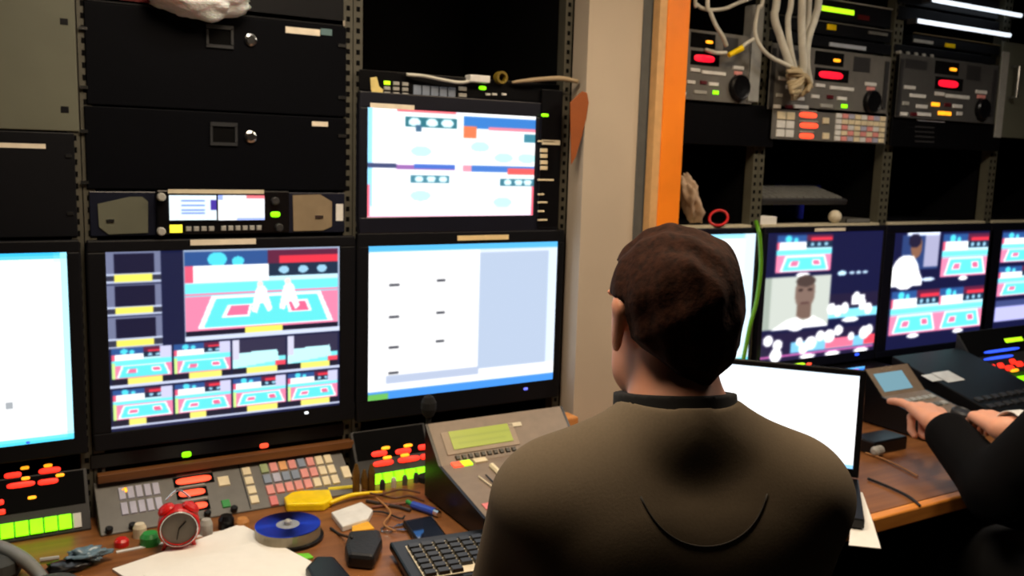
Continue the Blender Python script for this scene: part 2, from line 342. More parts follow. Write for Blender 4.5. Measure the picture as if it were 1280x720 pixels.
# --- small test instrument in column 1
u0, v0, u1, v1 = FR.rect(112, 240, 431, 293)
t = thing('waveform_unit', 'twin-screen measuring unit with lit buttons between the lower drawer and the monitor', 'equipment', ((u0+u1)/2, .1, v0))
MB().fb(FR, u0, v0, u1, v1, -.0035, 0).build('front_panel', NAVY, t, bevel=.002); MB().fb(FR, u0+.024, v0, u1-.024, v1, -.3, -.0037).build('casing', BLACK, t)
def plate_poly(pts, m, name, par, h=.002, F=FR, lab=None):
    P = [F.pt(*F.px(x, y, h), 0) for x, y in pts]; return MB().prism(P, F.N*0, F.N*h).build(name, m, par, label=lab)
plate_poly([(122, 255), (162, 246), (178, 246), (185, 252), (185, 291), (136, 293), (124, 284)], OLIVE, 'blanking_plate', t, lab='olive grey rounded plate')
plate_poly([(366, 244), (400, 243), (415, 252), (415, 283), (404, 288), (367, 289)], mat('tan_plate', (138, 122, 98), .5), 'blanking_plate', t, lab='tan grey rounded plate')
for x, y in ((138, 276), (399, 271)): MB().px(FR, x-5, y-2, x+5, y+2, .002, .004).build('screw', CHROME, t)
MB().px(FR, 420, 255, 429, 276, 0, .001).build('label_strip', WHITEP, t)
mo = MB().px(FR, 196, 238, 362, 292, 0, .012).build('module', GLOSS, t, bevel=.003)
F2 = Frame(FR.pt(0, 0, .012))
MB().px(F2, 210, 237, 330, 242, 0, .003).build('trim_strip', CREAM, mo)
p = Pic(48, 32, (235, 250, 255)); [p.rect(.25, y, .75, y+.06, (120, 150, 235)) for y in (.2, .38, .55, .7)]; p.rect(.88, .2, 1, .6, (70, 50, 160)); p.soft()
u0, v0, u1, v1 = F2.rect(211, 244, 270, 275); display(p, F2, u0, v0, u1, v1, .0045, mo, 1.2)
p = Pic(48, 32, (250, 252, 255)); p.rect(.6, 0, 1, .12, (245, 120, 130)); p.rect(0, 0, .1, .2, (160, 180, 255)); p.rect(.4, .9, 1, 1, (170, 190, 255)); p.soft()
u0, v0, u1, v1 = F2.rect(272, 244, 330, 275); display(p, F2, u0, v0, u1, v1, .0045, mo, 1.2)
pbtn(F2, 212, 281, 228, 291, YELL, mo)
for i, j, a, b, c, d in grid(F2, 231, 282, 269, 290, 4, 1, .25): button(F2, a, b, c, d, LGREY, mo)
for i, j, a, b, c, d in grid(F2, 275, 281, 328, 289, 6, 1, .25): button(F2, a, b, c, d, LGREY, mo)
for x, y in ((201, 246), (201, 289)):
    u, v = F2.px(x, y); MB().lathe(F2.pt(u, v, 0), F2.N, [(.008, 0), (.008, .01), (.006, .012)]).build('knob', LGREY, mo)
lamp(F2, 344, 268, GREEN, mo, 12, 7)
for x, y in ((343, 251), (348, 284)):
    u, v = F2.px(x, y); MB().lathe(F2.pt(u, v, 0), F2.N, [(.008, 0), (.008, .01), (.006, .012)]).build('knob', DARK, mo)

# ================================================================== monitors
def monitor(label, bx, sx, pic, strength=1.25, labpx=None, ledpx=None, group=None, name='monitor', labm=LABEL, ledm=WHITEL, depth=.05, ms=BLACK):
    """bx: outer bezel pixels (x0, y0, x1, y1), sx: screen uv rectangle in the rack plane"""
    n = .02; F = Frame((0, -n, 0)); u0, v0, u1, v1 = bx; s0, w0, s1, w1 = sx
    t = thing(name, label, 'monitor', ((u0+u1)/2, 0, v0), group)
    m = MB()
    for a, b, c, d in ((u0, v0, u1, w0), (u0, w1, u1, v1), (u0, w0, s0, w1), (s1, w0, u1, w1)): m.fb(F, a, b, c, d, -.018, 0)
    m.build('bezel', ms, t, bevel=.0025)
    MB().fb(F, u0+.02, v0+.01, u1-.02, v1-.01, -n-depth, -.0185).build('back_casing', BLACK, t)
    display(pic, F, s0, w0, s1, w1, -.004, t, strength)
    if labpx: MB().px(F, *labpx, 0, .0015).build('label_strip', labm, t)
    if ledpx: lamp(F, ledpx[0], ledpx[1], ledm, t, 5, 3, name='power_light')
    return t, F
MF = Frame((0, -.02, 0))
def uv(x, y): return MF.px(x, y)
ML, MTP, MBM = .165, uv(280, 298)[1], uv(280, 545)[1]
SH = (uv(132, 318)[1]+uv(424, 306)[1])/2; SL = (uv(140, 540)[1]+uv(426, 508)[1])/2
# left edge monitor
p = Pic(40, 60, (255, 255, 255)); p.rect(0, 0, 1, .03, (60, 190, 250)); p.rect(.975, 0, 1, 1, (170, 240, 255)); p.rect(0, .97, 1, 1, (80, 210, 245)); p.oval(.755, .79, .012, .02, (60, 70, 80)); p.soft(1)
x1 = uv(88, 430)[0]
monitor('monitor showing a plain white page, cut off by the left edge of the picture', (x1-.46, MBM, x1+.022, MTP+.002), (x1-.44, SL-.005, x1, SH+.002), p, 1.4, ledpx=(35, 553), ledm=BLUEL)
# many-picture monitor (column 1)
s0, s1 = uv(136, 430)[0], uv(425, 407)[0]
A = Pic(230, 176, NV)
def au(x, y): u, v = uv(x, y); return (u-s0)/(s1-s0), (SH-v)/(SH-SL)
def ar(x0, y0, x1, y1, c): a, b = au(x0, y0); e, f = au(x1, y1); A.rect(a, b, e, f, c)
for k, (y0, y1) in enumerate(((.0, .175), (.18, .355), (.36, .535))):
    A.rect(0, y0, .215, y1, (110, 116, 146)); A.rect(.03, y0+.01, .185, y1-.05, (20, 20, 48)); A.rect(0, y1-.055, .215, y1-.005, (190, 200, 225)); A.rect(0, y1-.045, .215, y1-.015, (50, 52, 70)); A.rect(.03, y1-.048, .18, y1-.012, (238, 228, 95))
A.rect(.305, 0, 1, .505, (150, 165, 190)); judo(A, .31, .01, .99, .47); A.rect(.31, .465, .99, .495, (18, 18, 40)); A.rect(.56, .46, .73, .497, (238, 228, 95)); A.rect(.305, .497, 1, .52, (205, 215, 235))
for x, y in ((.635, .27), (.76, .26)):
    A.oval(x, y, .028, .055, WH); A.oval(x-.005, y-.06, .014, .02, (245, 220, 215)); A.poly([(x-.03, y), (x-.045, y+.1), (x-.02, y+.11), (x, y+.03), (x+.03, y+.11), (x+.05, y+.09), (x+.03, y)], WH)
for r, (y0, y1) in enumerate(((.535, .755), (.765, .985))):
    for k in range(4):
        a, b = .01+k*.2475, .01+(k+1)*.2475-.008
        if r == 0 and k > 1:
            A.rect(a, y0, b, y1-.05, (46, 44, 70)); A.rect(a, y0+.11, b, y1-.05, (120, 226, 232)); A.poly([(a, y0+.08), (b-.04, y0+.07), (b-.03, y0+.14), (a, y1-.05)], (190, 245, 248)); A.rect(b-.05, y1-.08, b, y1-.05, (235, 70, 90)); A.rect(a, y0, a+.03, y0+.12, (205, 205, 225))
        else: judo(A, a, y0, b, y1-.05); A.rect(a+.19, y0, b, y0+.07, (200, 200, 230)); A.rect(a, y0+.08, a+.012, y1-.05, (200, 240, 140))
        A.rect(a, y1-.05, b, y1-.012, (24, 24, 44)); A.rect(a+.06, y1-.05, a+(.2 if r == 0 or k > 1 else .13), y1-.015, (238, 228, 110)); A.rect(0, y1-.014, 1, y1, (200, 208, 232))
A.soft(1)
monitor('monitor divided into many small judo pictures under the twin-screen unit', (.1665, MBM, .6905, MTP), (s0, SL, s1, SH), A, 1.3, (238, 299, 320, 306), (383, 516), ledm=WHITEL)
# four-picture broadcast monitor (column 2, upper)
c0, d0 = uv(460, 205)[0], uv(669, 205)[0]; ct, cbm = uv(565, 140)[1], uv(565, 271)[1]
p = Pic(150, 96, WH)
p.rect(0, 0, .025, 1, (150, 220, 255)); p.rect(.0, .9, 1, 1, (225, 240, 255)); p.rect(.16, 0, .5, .025, (240, 110, 120)); p.rect(.5, 0, .55, .03, (240, 240, 255))
p.rect(.21, .06, .51, .16, (40, 110, 125)); [p.oval(x, .11, .035, .04, (225, 250, 255)) for x in (.26, .36, .45)]; p.rect(.27, .14, .3, .2, (60, 100, 130))
p.rect(.55, .03, 1, .15, (52, 122, 200)); p.rect(.55, .13, .63, .24, (240, 120, 80)); p.rect(.7, .13, 1, .16, (240, 130, 150)); p.rect(.93, .18, 1, .26, (60, 130, 150))
for x, y in ((.3, .38), (.65, .32), (.8, .42), (.3, .8), (.8, .86), (.95, .42)): p.oval(x, y, .06, .05, (190, 245, 245))
p.rect(0, .505, .16, .545, (60, 70, 110)); p.rect(.16, .51, .5, .555, (150, 100, 170)); p.rect(.26, .5, .5, .54, (70, 110, 200)); p.rect(.55, .5, 1, .56, (70, 120, 200)); p.rect(.83, .52, 1, .58, (240, 90, 90)); p.rect(.55, .5, .6, .56, (230, 150, 170))
p.rect(.24, .6, .47, .68, (70, 130, 150)); [p.oval(x, .64, .025, .03, (220, 250, 255)) for x in (.29, .36, .43)]; p.rect(.78, .62, 1, .7, (60, 120, 140)); [p.oval(x, .66, .025, .03, (220, 250, 255)) for x in (.83, .9, .96)]
p.rect(0, .7, .015, 1, (250, 110, 130)); p.rect(.985, .7, 1, 1, (250, 100, 120)); p.rect(0, .985, 1, 1, (250, 170, 190)); p.soft(1)
bt, bb = uv(580, 122)[1], uv(575, 290)[1]
t, F = monitor('broadcast monitor split into four white-washed judo pictures with side buttons', (uv(450, 200)[0], bb, uv(700, 200)[0], bt), (c0, cbm, d0, ct), p, 1.35, (463, 130, 518, 136), name='broadcast_monitor', ms=mat('monitor_black', (14, 16, 30), .4))
MB().px(F, 675, 112, 701, 285, 0, .004).build('side_panel', GLOSS, t, bevel=.002)
F3 = Frame(F.pt(0, 0, .004)); lamp(F3, 681, 144, GREEN, t, 9, 4)
for y in (188, 195, 203, 210): pbtn(F3, 675, y-2.5, 684, y+2.5, CREAMB, t)
for y, w in ((177, 22), (225, 20), (243, 8), (253, 12), (264, 8), (275, 12)): pbtn(F3, 672, y-1.2, 672+w, y+1.2, CREAMB, t)
MB().px(F3, 678, 175, 700, 181, 0, .003).build('label_strip', CREAM, t)
# desktop monitor (column 2, lower)
s0, s1 = uv(461, 405)[0], uv(695, 388)[0]; yt = (uv(460, 308)[1]+uv(698, 302)[1])/2; yb = (uv(460, 502)[1]+uv(692, 475)[1])/2
p = Pic(160, 130, (184, 200, 224)); p.rect(0, 0, 1, .035, (90, 190, 250)); p.rect(0, .035, .56, 1, WH); p.rect(.56, .035, 1, .06, (225, 235, 250)); p.rect(.95, .035, 1, .93, (225, 240, 255)); p.rect(0, .86, 1, .945, WH); p.rect(.09, .845, .57, .9, (186, 198, 222))
for x, y in ((.125, .25), (.36, .24), (.125, .46), (.36, .45), (.125, .66), (.36, .645), (.125, .83)): p.rect(x-.025, y-.006, x+.022, y+.008, (60, 62, 72))
p.rect(0, .945, 1, 1, (70, 150, 240)); p.rect(0, .965, .1, 1, (110, 190, 90)); p.soft(1)
u, _ = uv(700, 400)
monitor('monitor showing a computer desktop with a white window and grey area', (uv(447, 400)[0], uv(575, 512)[1], uv(702, 395)[0], MTP+.005), (s0, yb, s1, yt), p, 1.2, (572, 294, 636, 300), (657, 486), labm=mat('cream_label', (240, 215, 160), .6), ledm=VIOL)
# right bank monitors
RT = uv(1030, 283)[1]; RB = uv(1020, 458)[1]
def rp(W, H): return Pic(W, H, (17, 19, 56))
a0, a1 = uv(956, 370)[0], uv(1099, 365)[0]; RS1, RS0 = uv(1030, 290)[1], uv(1025, 446)[1]
# grey-man monitor
p = rp(140, 150); judo(p, .08, .02, .54, .31); p.oval(.31, .33, .06, .018, WH)
p.rect(0, .34, .56, .75, (188, 194, 186)); p.rect(0, .34, .06, .75, (150, 160, 150)); p.oval(.34, .47, .085, .14, (120, 98, 88)); p.rect(.28, .56, .4, .68, (110, 88, 78)); p.oval(.34, .38, .08, .045, (70, 56, 52)); p.oval(.3, .45, .02, .012, (50, 36, 34)); p.oval(.38, .45, .02, .012, (50, 36, 34)); p.rect(.31, .545, .38, .56, (80, 54, 52)); p.poly([(.08, .75), (.2, .68), (.29, .66), (.34, .7), (.42, .66), (.5, .7), (.56, .75)], WH); p.oval(.28, .75, .06, .022, WH)
p.oval(.65, .335, .04, .02, (200, 240, 255)); [p.oval(x, .335, .025, .012, (190, 220, 240)) for x in (.74, .8, .86)]
p.rect(.56, .5, 1, .7, (30, 24, 52)); p.rect(.56, .63, 1, .7, (130, 220, 245)); [p.oval(x, y, .035, .05, WH) for x, y in ((.58, .62), (.64, .64), (.7, .62), (.8, .54), (.86, .6), (.92, .64))]; p.rect(.76, .52, .88, .6, WH); p.oval(.76, .72, .08, .02, WH)
p.rect(0, .78, 1, 1, (30, 24, 56)); p.rect(.25, .86, .99, .95, (120, 190, 225)); p.rect(.55, .86, .8, .94, (235, 110, 140)); p.rect(.9, .86, 1, .94, (235, 70, 90)); p.rect(0, .955, .99, .97, (230, 110, 190))
for x, y, r in ((.06, .83, .04), (.14, .87, .04), (.13, .95, .05), (.32, .86, .03), (.42, .88, .05), (.5, .83, .04), (.58, .84, .05), (.66, .8, .04), (.78, .86, .03), (.9, .84, .05), (.94, .82, .04), (.36, .92, .04)): p.oval(x, y, r, r*1.1, WH)
[p.oval(x, .985, .07, .018, WH) for x in (.4, .62, .88)]; p.soft(3)
monitor('monitor with a grey picture of a man\'s face, right of the green cable', (1.911, RB, 2.43, RT), (a0, RS0, a1, RS1), p, 1.5, (1019, 285, 1057, 289), (1071, 443), ledm=BLUEL, ms=mat('monitor_black', (14, 16, 30), .4))
a0, a1 = uv(1114, 360)[0], uv(1236, 355)[0]; q1, q0 = uv(1180, 290)[1], uv(1172, 430)[1]
p = rp(140, 150); p.rect(.08, .02, .44, .32, (40, 60, 110)); p.rect(.3, .03, .44, .3, (160, 160, 190)); p.rect(.12, .0, .44, .03, (215, 225, 245)); p.oval(.22, .12, .055, .1, (130, 90, 70)); p.oval(.2, .07, .06, .06, (30, 26, 50)); p.oval(.13, .34, .13, .15, WH); p.poly([(.0, .3), (.1, .2), (.2, .2), (.3, .4), (.3, .46), (0, .46)], WH); p.oval(.36, .41, .07, .016, (215, 235, 255))
judo(p, .48, .02, .97, .4); p.oval(.72, .42, .05, .02, WH); judo(p, .02, .5, .49, .88); judo(p, .49, .5, .97, .88); p.oval(.26, .9, .06, .02, WH); p.oval(.72, .9, .06, .02, WH); p.soft(3)
monitor('monitor with a person in white at top left and three judo pictures', (2.437, RB, 2.982, RT), (a0, q0, a1, q1), p, 1.5, ms=mat('monitor_black', (14, 16, 30), .4))
a0 = uv(1247, 350)[0]; p = rp(140, 150); judo(p, .02, .02, .6, .3); judo(p, .02, .34, .6, .62); p.rect(.02, .66, .6, .86, (180, 180, 235)); p.rect(.02, .66, .6, .72, (60, 70, 120)); p.soft(3)
monitor('far right monitor with three stacked pictures, cut off by the picture edge', (2.987, RB, 3.51, RT), (a0, q0, a0+.46, q1), p, 1.5, ms=mat('monitor_black', (14, 16, 30), .4))
a1 = uv(941, 370)[0]; p = Pic(60, 60, (250, 253, 255)); p.rect(0, 0, 1, .03, (150, 220, 250)); p.rect(.9, 0, 1, 1, (215, 240, 255)); p.rect(.6, .93, 1, 1, (90, 210, 220)); p.soft(1)
monitor('monitor with a plain white page half hidden behind the seated man\'s head', (1.43, RB, 1.884, RT), (1.46, RS0, a1, RS1), p, 1.35, ms=mat('monitor_black', (14, 16, 30), .4))

# --- routing unit above the four-picture monitor
t = plate('router_panel', 'black button unit with a yellowed tag above the four-picture monitor', 'equipment', 449, 96, 700, 121, GLOSS, .25, n=.012)
FQ = Frame(FR.pt(0, 0, .012))
for i, j, a, b, c, d in grid(FQ, 478, 101, 512, 121, 3, 3, .3): button(FQ, a, b, c, d, LIME if (i, j) == (0, 0) else LGREY, t)
for i, j, a, b, c, d in grid(FQ, 516, 107, 570, 121, 5, 1, .12): button(FQ, a, b, c, d, TEALB, t, 'display_window', .0015)
for y in (111, 119): pbtn(FQ, 573, y-2.5, 583, y+2.5, LGREY, t)
lamp(FQ, 603, 110, GREEN, t, 9, 5)
for x in (610, 618, 630): pbtn(FQ, x-3, 116.5, x+3, 119.5, WHITEP, t)
plate_poly([(463, 97), (471, 96), (474, 108), (479, 112), (478, 122), (467, 122), (464, 112)], mat('yellowed_tag', (225, 205, 130), .6), 'tag', t, .003, FQ)
zt = FR.px(560, 99)[1]
def wp(x, y, n): F = FR; return F.pt(*F.px(x, y, n), n)
one('cable', MB().tube([wp(508, 93, .02), wp(530, 95, .03), wp(555, 100, .03), wp(575, 103, .03), wp(590, 101, .025)], .0035), CABW, 'thin white cable lying on the button unit above the four-picture monitor', 'cable', smooth=True)
u, v = FR.px(600, 99, .02)
one('power_adaptor', MB().fb(FR, *FR.rect(587, 94, 612, 103, .03), .006, .034), WHITEP, 'small white adaptor on the button unit at the end of the thin white cable', 'adaptor', bevel=.002)
one('tape_roll', MB().lathe(FR.pt(*FR.px(626, 97, .02), .01), FR.N, [(.014, 0), (.014, .018), (.009, .018), (.009, 0)]), mat('olive_tape', (120, 100, 20), .6), 'small olive yellow roll beside the white adaptor', 'tape')
one('wooden_slat', MB().fb(FR, *FR.rect(640, 97, 700, 103, .03), .006, .035).fb(FR, *FR.rect(700, 97, 722, 105, .06), .05, .06), mat('pale_wood', (165, 145, 115), .6), 'thin pale slat sticking out over the corner of the four-picture monitor', 'slat') if False else None
sl = MB(); P = [wp(640, 103, .02), wp(665, 100, .035), wp(700, 98, .035), wp(722, 102, .035)]
sl.tube(P, [.003, .005, .006, .005], 8); one('flat_cable', sl, mat('pale_wood', (165, 145, 115), .6), 'thick pale beige cable end sticking out over the corner of the four-picture monitor', 'cable', smooth=True)
# cast shadow on the wall, built as a thin rust brown shape
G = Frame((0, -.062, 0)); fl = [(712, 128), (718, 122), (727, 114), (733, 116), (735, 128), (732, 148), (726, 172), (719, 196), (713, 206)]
P = [G.pt(*G.px(x, y), 0) for x, y in fl]; one('wall_shadow_shape', MB().prism(P, np.array([0, 0, 0]), np.array([0, -.004, 0])), mat('shadow_brown', (150, 78, 28), .6, scale=20), 'rust brown shape painting a cast shadow on the beige wall beside the four-picture monitor', 'shadow shape', bevel=.0015)

# ================================================================== right bank, upper gear
def deck(label, x0, y0, x1, y1, kind):
    t = plate('tape_deck', label, 'tape deck', x0, y0, x1, y1, PANEL if kind else mat('deck_grey', (74, 74, 74), .5), .35, 'tape decks in the right racks', n=.03)
    F = Frame(FR.pt(0, 0, .03)); X = lambda f: x0+(x1-x0)*f; sl = .13
    Y = lambda f, g=0.0: y0+(y1-y0)*f+sl*(x1-x0)*(g-.5)*(1-f)      # the face runs down to the right
    MB().px(F, X(.38), Y(.04, .5), X(.62), Y(.25, .5), 0, .0015).build('display_window', VOID, t); lamp(F, X(.56), Y(.15, .6), ORANGE, t, 9, 4, .0015, 'counter_light')
    MB().px(F, X(.38), Y(.3, .5), X(.66), Y(.5, .5), 0, .0015).build('display_window', VOID, t); lamp(F, X(.51), Y(.4, .5), mat('display_red', (235, 20, 45), emit=1.3), t, 28*(x1-x0)/140, 9, .0015, 'counter_light')
    MB().px(F, X(.7), Y(.05, .8), X(.84), Y(.3, .8), 0, .001).build('tape_slot', DARK, t); MB().px(F, X(.08), Y(.08, .15), X(.3), Y(.22, .15), 0, .001).build('tape_slot', DARK, t)
    for fx, fy, w, m in ((.12, .5, 14, WHITEP), (.2, .62, 20, WHITEP), (.08, .74, 8, LGREY), (.24, .78, 14, WHITEP), (.06, .9, 9, WHITEP), (.16, .9, 8, mat('maroon_button', (90, 20, 30), .4)), (.26, .9, 18, WHITEP), (.42, .57, 12, WHITEP), (.6, .6, 30, WHITEP),
                         (.38, .74, 10, WHITEP if kind else ORANGE), (.5, .74, 8, mat('maroon_button', (90, 20, 30), .4)), (.6, .76, 12, WHITEP), (.47, .88, 16, LGREY if kind else ORANGE), (.62, .88, 7, GREEN if kind else WHITEP), (.84, .5, 14, WHITEP), (.84, .58, 10, PINKB)):
        pbtn(F, X(fx)-w/2, Y(fy, fx)-2.4, X(fx)+w/2, Y(fy, fx)+2.4, m, t)
    u, v = F.px(X(.84), Y(.8, .85)); MB().lathe(F.pt(u, v, 0), F.N, [(.034, 0), (.034, .012), (.03, .016), (.026, .014), (.01, .012)], 28).build('jog_dial', GLOSS, t)
    for fx in (.015, .955): MB().px(F, X(fx), Y(.08, fx), X(fx+.03), Y(.92, fx), 0, .004).build('side_trim', DARK, t)
    return t, F
deck('tape deck behind the knot of white cables', 962, 62, 1112, 142, 1)
deck('tape deck with orange lit buttons beside the olive grey panel', 1122, 74, 1246, 151, 0)
deck('partly hidden tape deck right of the orange post', 815, 38, 943, 126, 1)
def slim(label, x0, y0, x1, y1, line, extras, lm=LGREY, n=.0):
    t = plate('slim_unit', label, 'equipment', x0, y0, x1, y1, BLACK, .3, 'slim rack units at the top right', n=n)
    F = Frame(FR.pt(0, 0, n)); 
    if line: 
        u0, v0, u1, v1 = F.rect(x0, y0, x1, y1); MB().fb(F, u0, v1-.006*line, u1, v1-.001, 0, .004).build('edge_strip', lm, t)
    for x, y, w, h, m, nm in extras: MB().px(F, x-w/2, y-h/2, x+w/2, y+h/2, 0, .003).build(nm, m, t)
    return t
BR = mat('bright_strip', (215, 222, 235), .25, .2)
slim('slim unit with a green glowing readout at the top beside the white cables', 962, -2, 1115, 25, .8, [(1048, 13, 40, 6, LIME, 'readout'), (1080, 22, 14, 6, mat('dim_red', (90, 20, 20), .3), 'badge')])
slim('slim unit with a yellow sticker under the green readout', 962, 27, 1115, 44, .6, [(1040, 34, 11, 7, YELP, 'sticker'), (1098, 42, 24, 4, GREY, 'label_strip')], GREY)
slim('slim unit with a white strip directly over the cable-covered tape deck', 962, 46, 1115, 60, .0, [(1060, 58, 46, 5, BR, 'label_strip')])
slim('topmost slim unit in the second right rack, with a bright edge', 1122, -12, 1250, 14, 0, [])
slim('slim unit with a long bright edge, second from the top at the far right', 1122, 17, 1250, 34, 0, [])
for nm, pts, lb in (('reflection_bar', ((1165, -1), (1276, 20)), 'upper of the two glowing bars painting a lamp reflection at the top right corner'), ('reflection_bar', ((1147, 24), (1262, 46)), 'lower of the two glowing bars painting a lamp reflection at the top right corner')):
    P0 = wp(*pts[0], .03); P1 = wp(*pts[1], .03); P1[2] = P0[2] = (P0[2]+P1[2])/2
    t = thing(nm, lb, 'reflection bar', (P0+P1)/2, 'glowing reflection bars at the top right')
    MB().tube([P0, P1], .0065, 10, smooth=False).build('tube', WHITEL, t, smooth=True)  # fluorescent reflections on the unit edges, imitated by added glowing tubes
    for Q in (P0, P1): MB().box(Q[0]-.008, Q[0]+.008, -.035, -.0035, Q[2]-.008, Q[2]+.008).build('added_bracket', DARK, t)
slim('slim unit with a yellow dot above the right tape deck', 1140, 48, 1250, 62, .5, [(1188, 57, 12, 5, YELP, 'sticker'), (1155, 52, 24, 4, LGREY, 'label_strip')], mat('brown_edge', (110, 92, 60), .5))
t = slim('connector strip just over the right tape deck', 1118, 63, 1246, 73, .0, [])
for k in range(9): 
    u, v = FR.px(1121+k*5, 66+k*.6, 0); MB().lathe(FR.pt(u, v, 0), FR.N, [(.006, 0), (.006, .014), (.004, .014)], 10).build('connector', CHROME if k % 2 else LGREY, t)
# control panel with coral lights
t = plate('button_console', 'grey button console with coral lights and a white keypad below the cable-covered deck', 'button console', 965, 136, 1109, 177, PANEL, .2, n=.03)
F = Frame(FR.pt(0, 0, .03))
for i, j, a, b, c, d in grid(F, 970, 139, 993, 172, 2, 3, .12): button(F, a, b, c, d, WHITEP if j else CREAMB, t)
for x, y, w in ((1010, 144, 22), (1011, 157, 23), (1008, 170, 18)): lamp(F, x, y, CORAL, t, w, 7, name='display_light'); pbtn(F, x-w/2, y-6, x+w/2, y-4, LGREY, t)
for y in (151, 170): pbtn(F, 1028, y-4, 1036, y+4, CREAMB, t)
for i, j, a, b, c, d in grid(F, 1043, 143, 1106, 178, 8, 5, .14): button(F, a, b, c, d, (WHITEP, CREAMB, LILACB, PINKB)[(i*3+j*5+i*j) % 4] if i else WHITEP, t, 'key')
# black units over the open bays
plate('black_unit', 'plain black unit above the open bay by the orange post', 'equipment', 815, 127, 968, 181, GLOSS, .35, n=.02)
t = plate('black_unit', 'black vented unit with rounded corners under the right tape deck', 'equipment', 1114, 150, 1251, 186, GLOSS, .35, n=.02)
F = Frame(FR.pt(0, 0, .02)); MB().px(F, 1147, 147, 1181, 152, 0, .003).build('label_strip', BR, t)
for k in range(4): MB().px(F, 1144, 158+k*6, 1168, 160+k*6, 0, .001).build('vent_slot', DARK, t)
t = plate('blank_panel', 'olive grey blank panel with a grab handle at the right picture edge', 'panel', 1247, 62, 1400, 176, OLIVE, 0, n=.02)
F = Frame(FR.pt(0, 0, .02)); u0, v0, u1, v1 = F.rect(1240, 82, 1262, 121)
MB().tube([F.pt(u1, v0, 0), F.pt(u1, v0, .03), F.pt(u1, v1, .03), F.pt(u1, v1, 0)], .005, 8, smooth=False).build('handle', CHROME, t)
MB().px(F, 1249, 64, 1257, 172, 0, .004).build('side_trim', LGREY, t)
# shelves with pale lips
for k, (x0, x1, lb) in enumerate(((1.44, 1.868, 'shelf with a pale lip just above the seated man\'s head'), (1.909, 2.414, 'shelf with a pale lip over the grey-face monitor'), (2.456, 2.964, 'shelf with a pale lip over the person-in-white monitor'), (3.006, 3.51, 'shelf with a pale lip over the far right monitor'))):
    z = 1.245; t = thing('shelf', lb, 'shelf', ((x0+x1)/2, .2, z), 'shelves above the right monitors')
    MB().box(x0, x1, .03, .5, z, z+.006).build('board', BLACK, t); MB().box(x0, x1, -.008, .03, z-.002, z+.008).build('lip', mat('pale_lip', (205, 195, 168), .45), t, bevel=.001)
ZS = 1.251
# stuff in the open bays
t = thing('keyboard', 'flat grey keyboard in the open bay over the grey-face monitor', 'keyboard', (2.12, .1, ZS))
KF = Frame((1.93, .02, ZS+.055), V=(0, .93, .25)); MB().fb(KF, 0, 0, .36, .14, 0, .018).build('casing', DARK, t, bevel=.004)
for i in range(12):
    for j in range(4): button(KF, .012+i*.028, .012+j*.03, .036+i*.028, .038+j*.03, GREY, t, 'key', .005, .018)
MB().box(1.95, 1.965, .05, .15, ZS, ZS+.06).build('foot', BLACK, t); MB().box(2.25, 2.265, .05, .15, ZS, ZS+.06).build('foot', BLACK, t)
one('folded_paper', MB().box(1.91, 1.975, .0, .09, ZS+.001, ZS+.024), PAPER, 'small white folded paper under the flat keyboard in the open bay', 'paper', bevel=.002)
one('blue_glow_box', MB().box(2.27, 2.38, .2, .3, ZS, ZS+.11), mat('glow_blue', (40, 50, 190), .5), 'box coloured as the blue glow deep in the open bay behind the flat keyboard', 'box', bevel=.003)  # blue glow in the bay, put into the colour of a box
one('ball', MB().ell((2.23, .01, ZS+.021), (.02, .02, .02)), CREAM, 'small beige ball at the front of the open bay', 'ball', smooth=True)
one('tray', MB().box(2.27, 2.38, .0, .12, ZS, ZS+.004).box(2.27, 2.38, .0, .003, ZS, ZS+.014).box(2.27, 2.273, 0, .12, ZS, ZS+.014).box(2.377, 2.38, 0, .12, ZS, ZS+.014), GREY, 'shallow grey tray beside the beige ball', 'tray')
crumple('cloth', (1.69, .02, ZS+.004), (.024, .03, .066), mat('pale_cloth', (190, 165, 140), .8), 'crumpled pale cloth on the shelf right of the orange post', 'cloth', 9, 4, .5).rotation_euler = (0, -.38, 0)
rb = MB(); c = np.array([1.75, .0, ZS+.022]); rb.tube([c+np.array([.032*math.cos(a), .012*math.sin(a), .02*math.sin(a+.4)]) for a in np.linspace(0, 2*PI, 14)], .004, 8)
one('ribbon', rb, REDP, 'small red loop of ribbon on the shelf beside the pale cloth', 'ribbon', smooth=True)

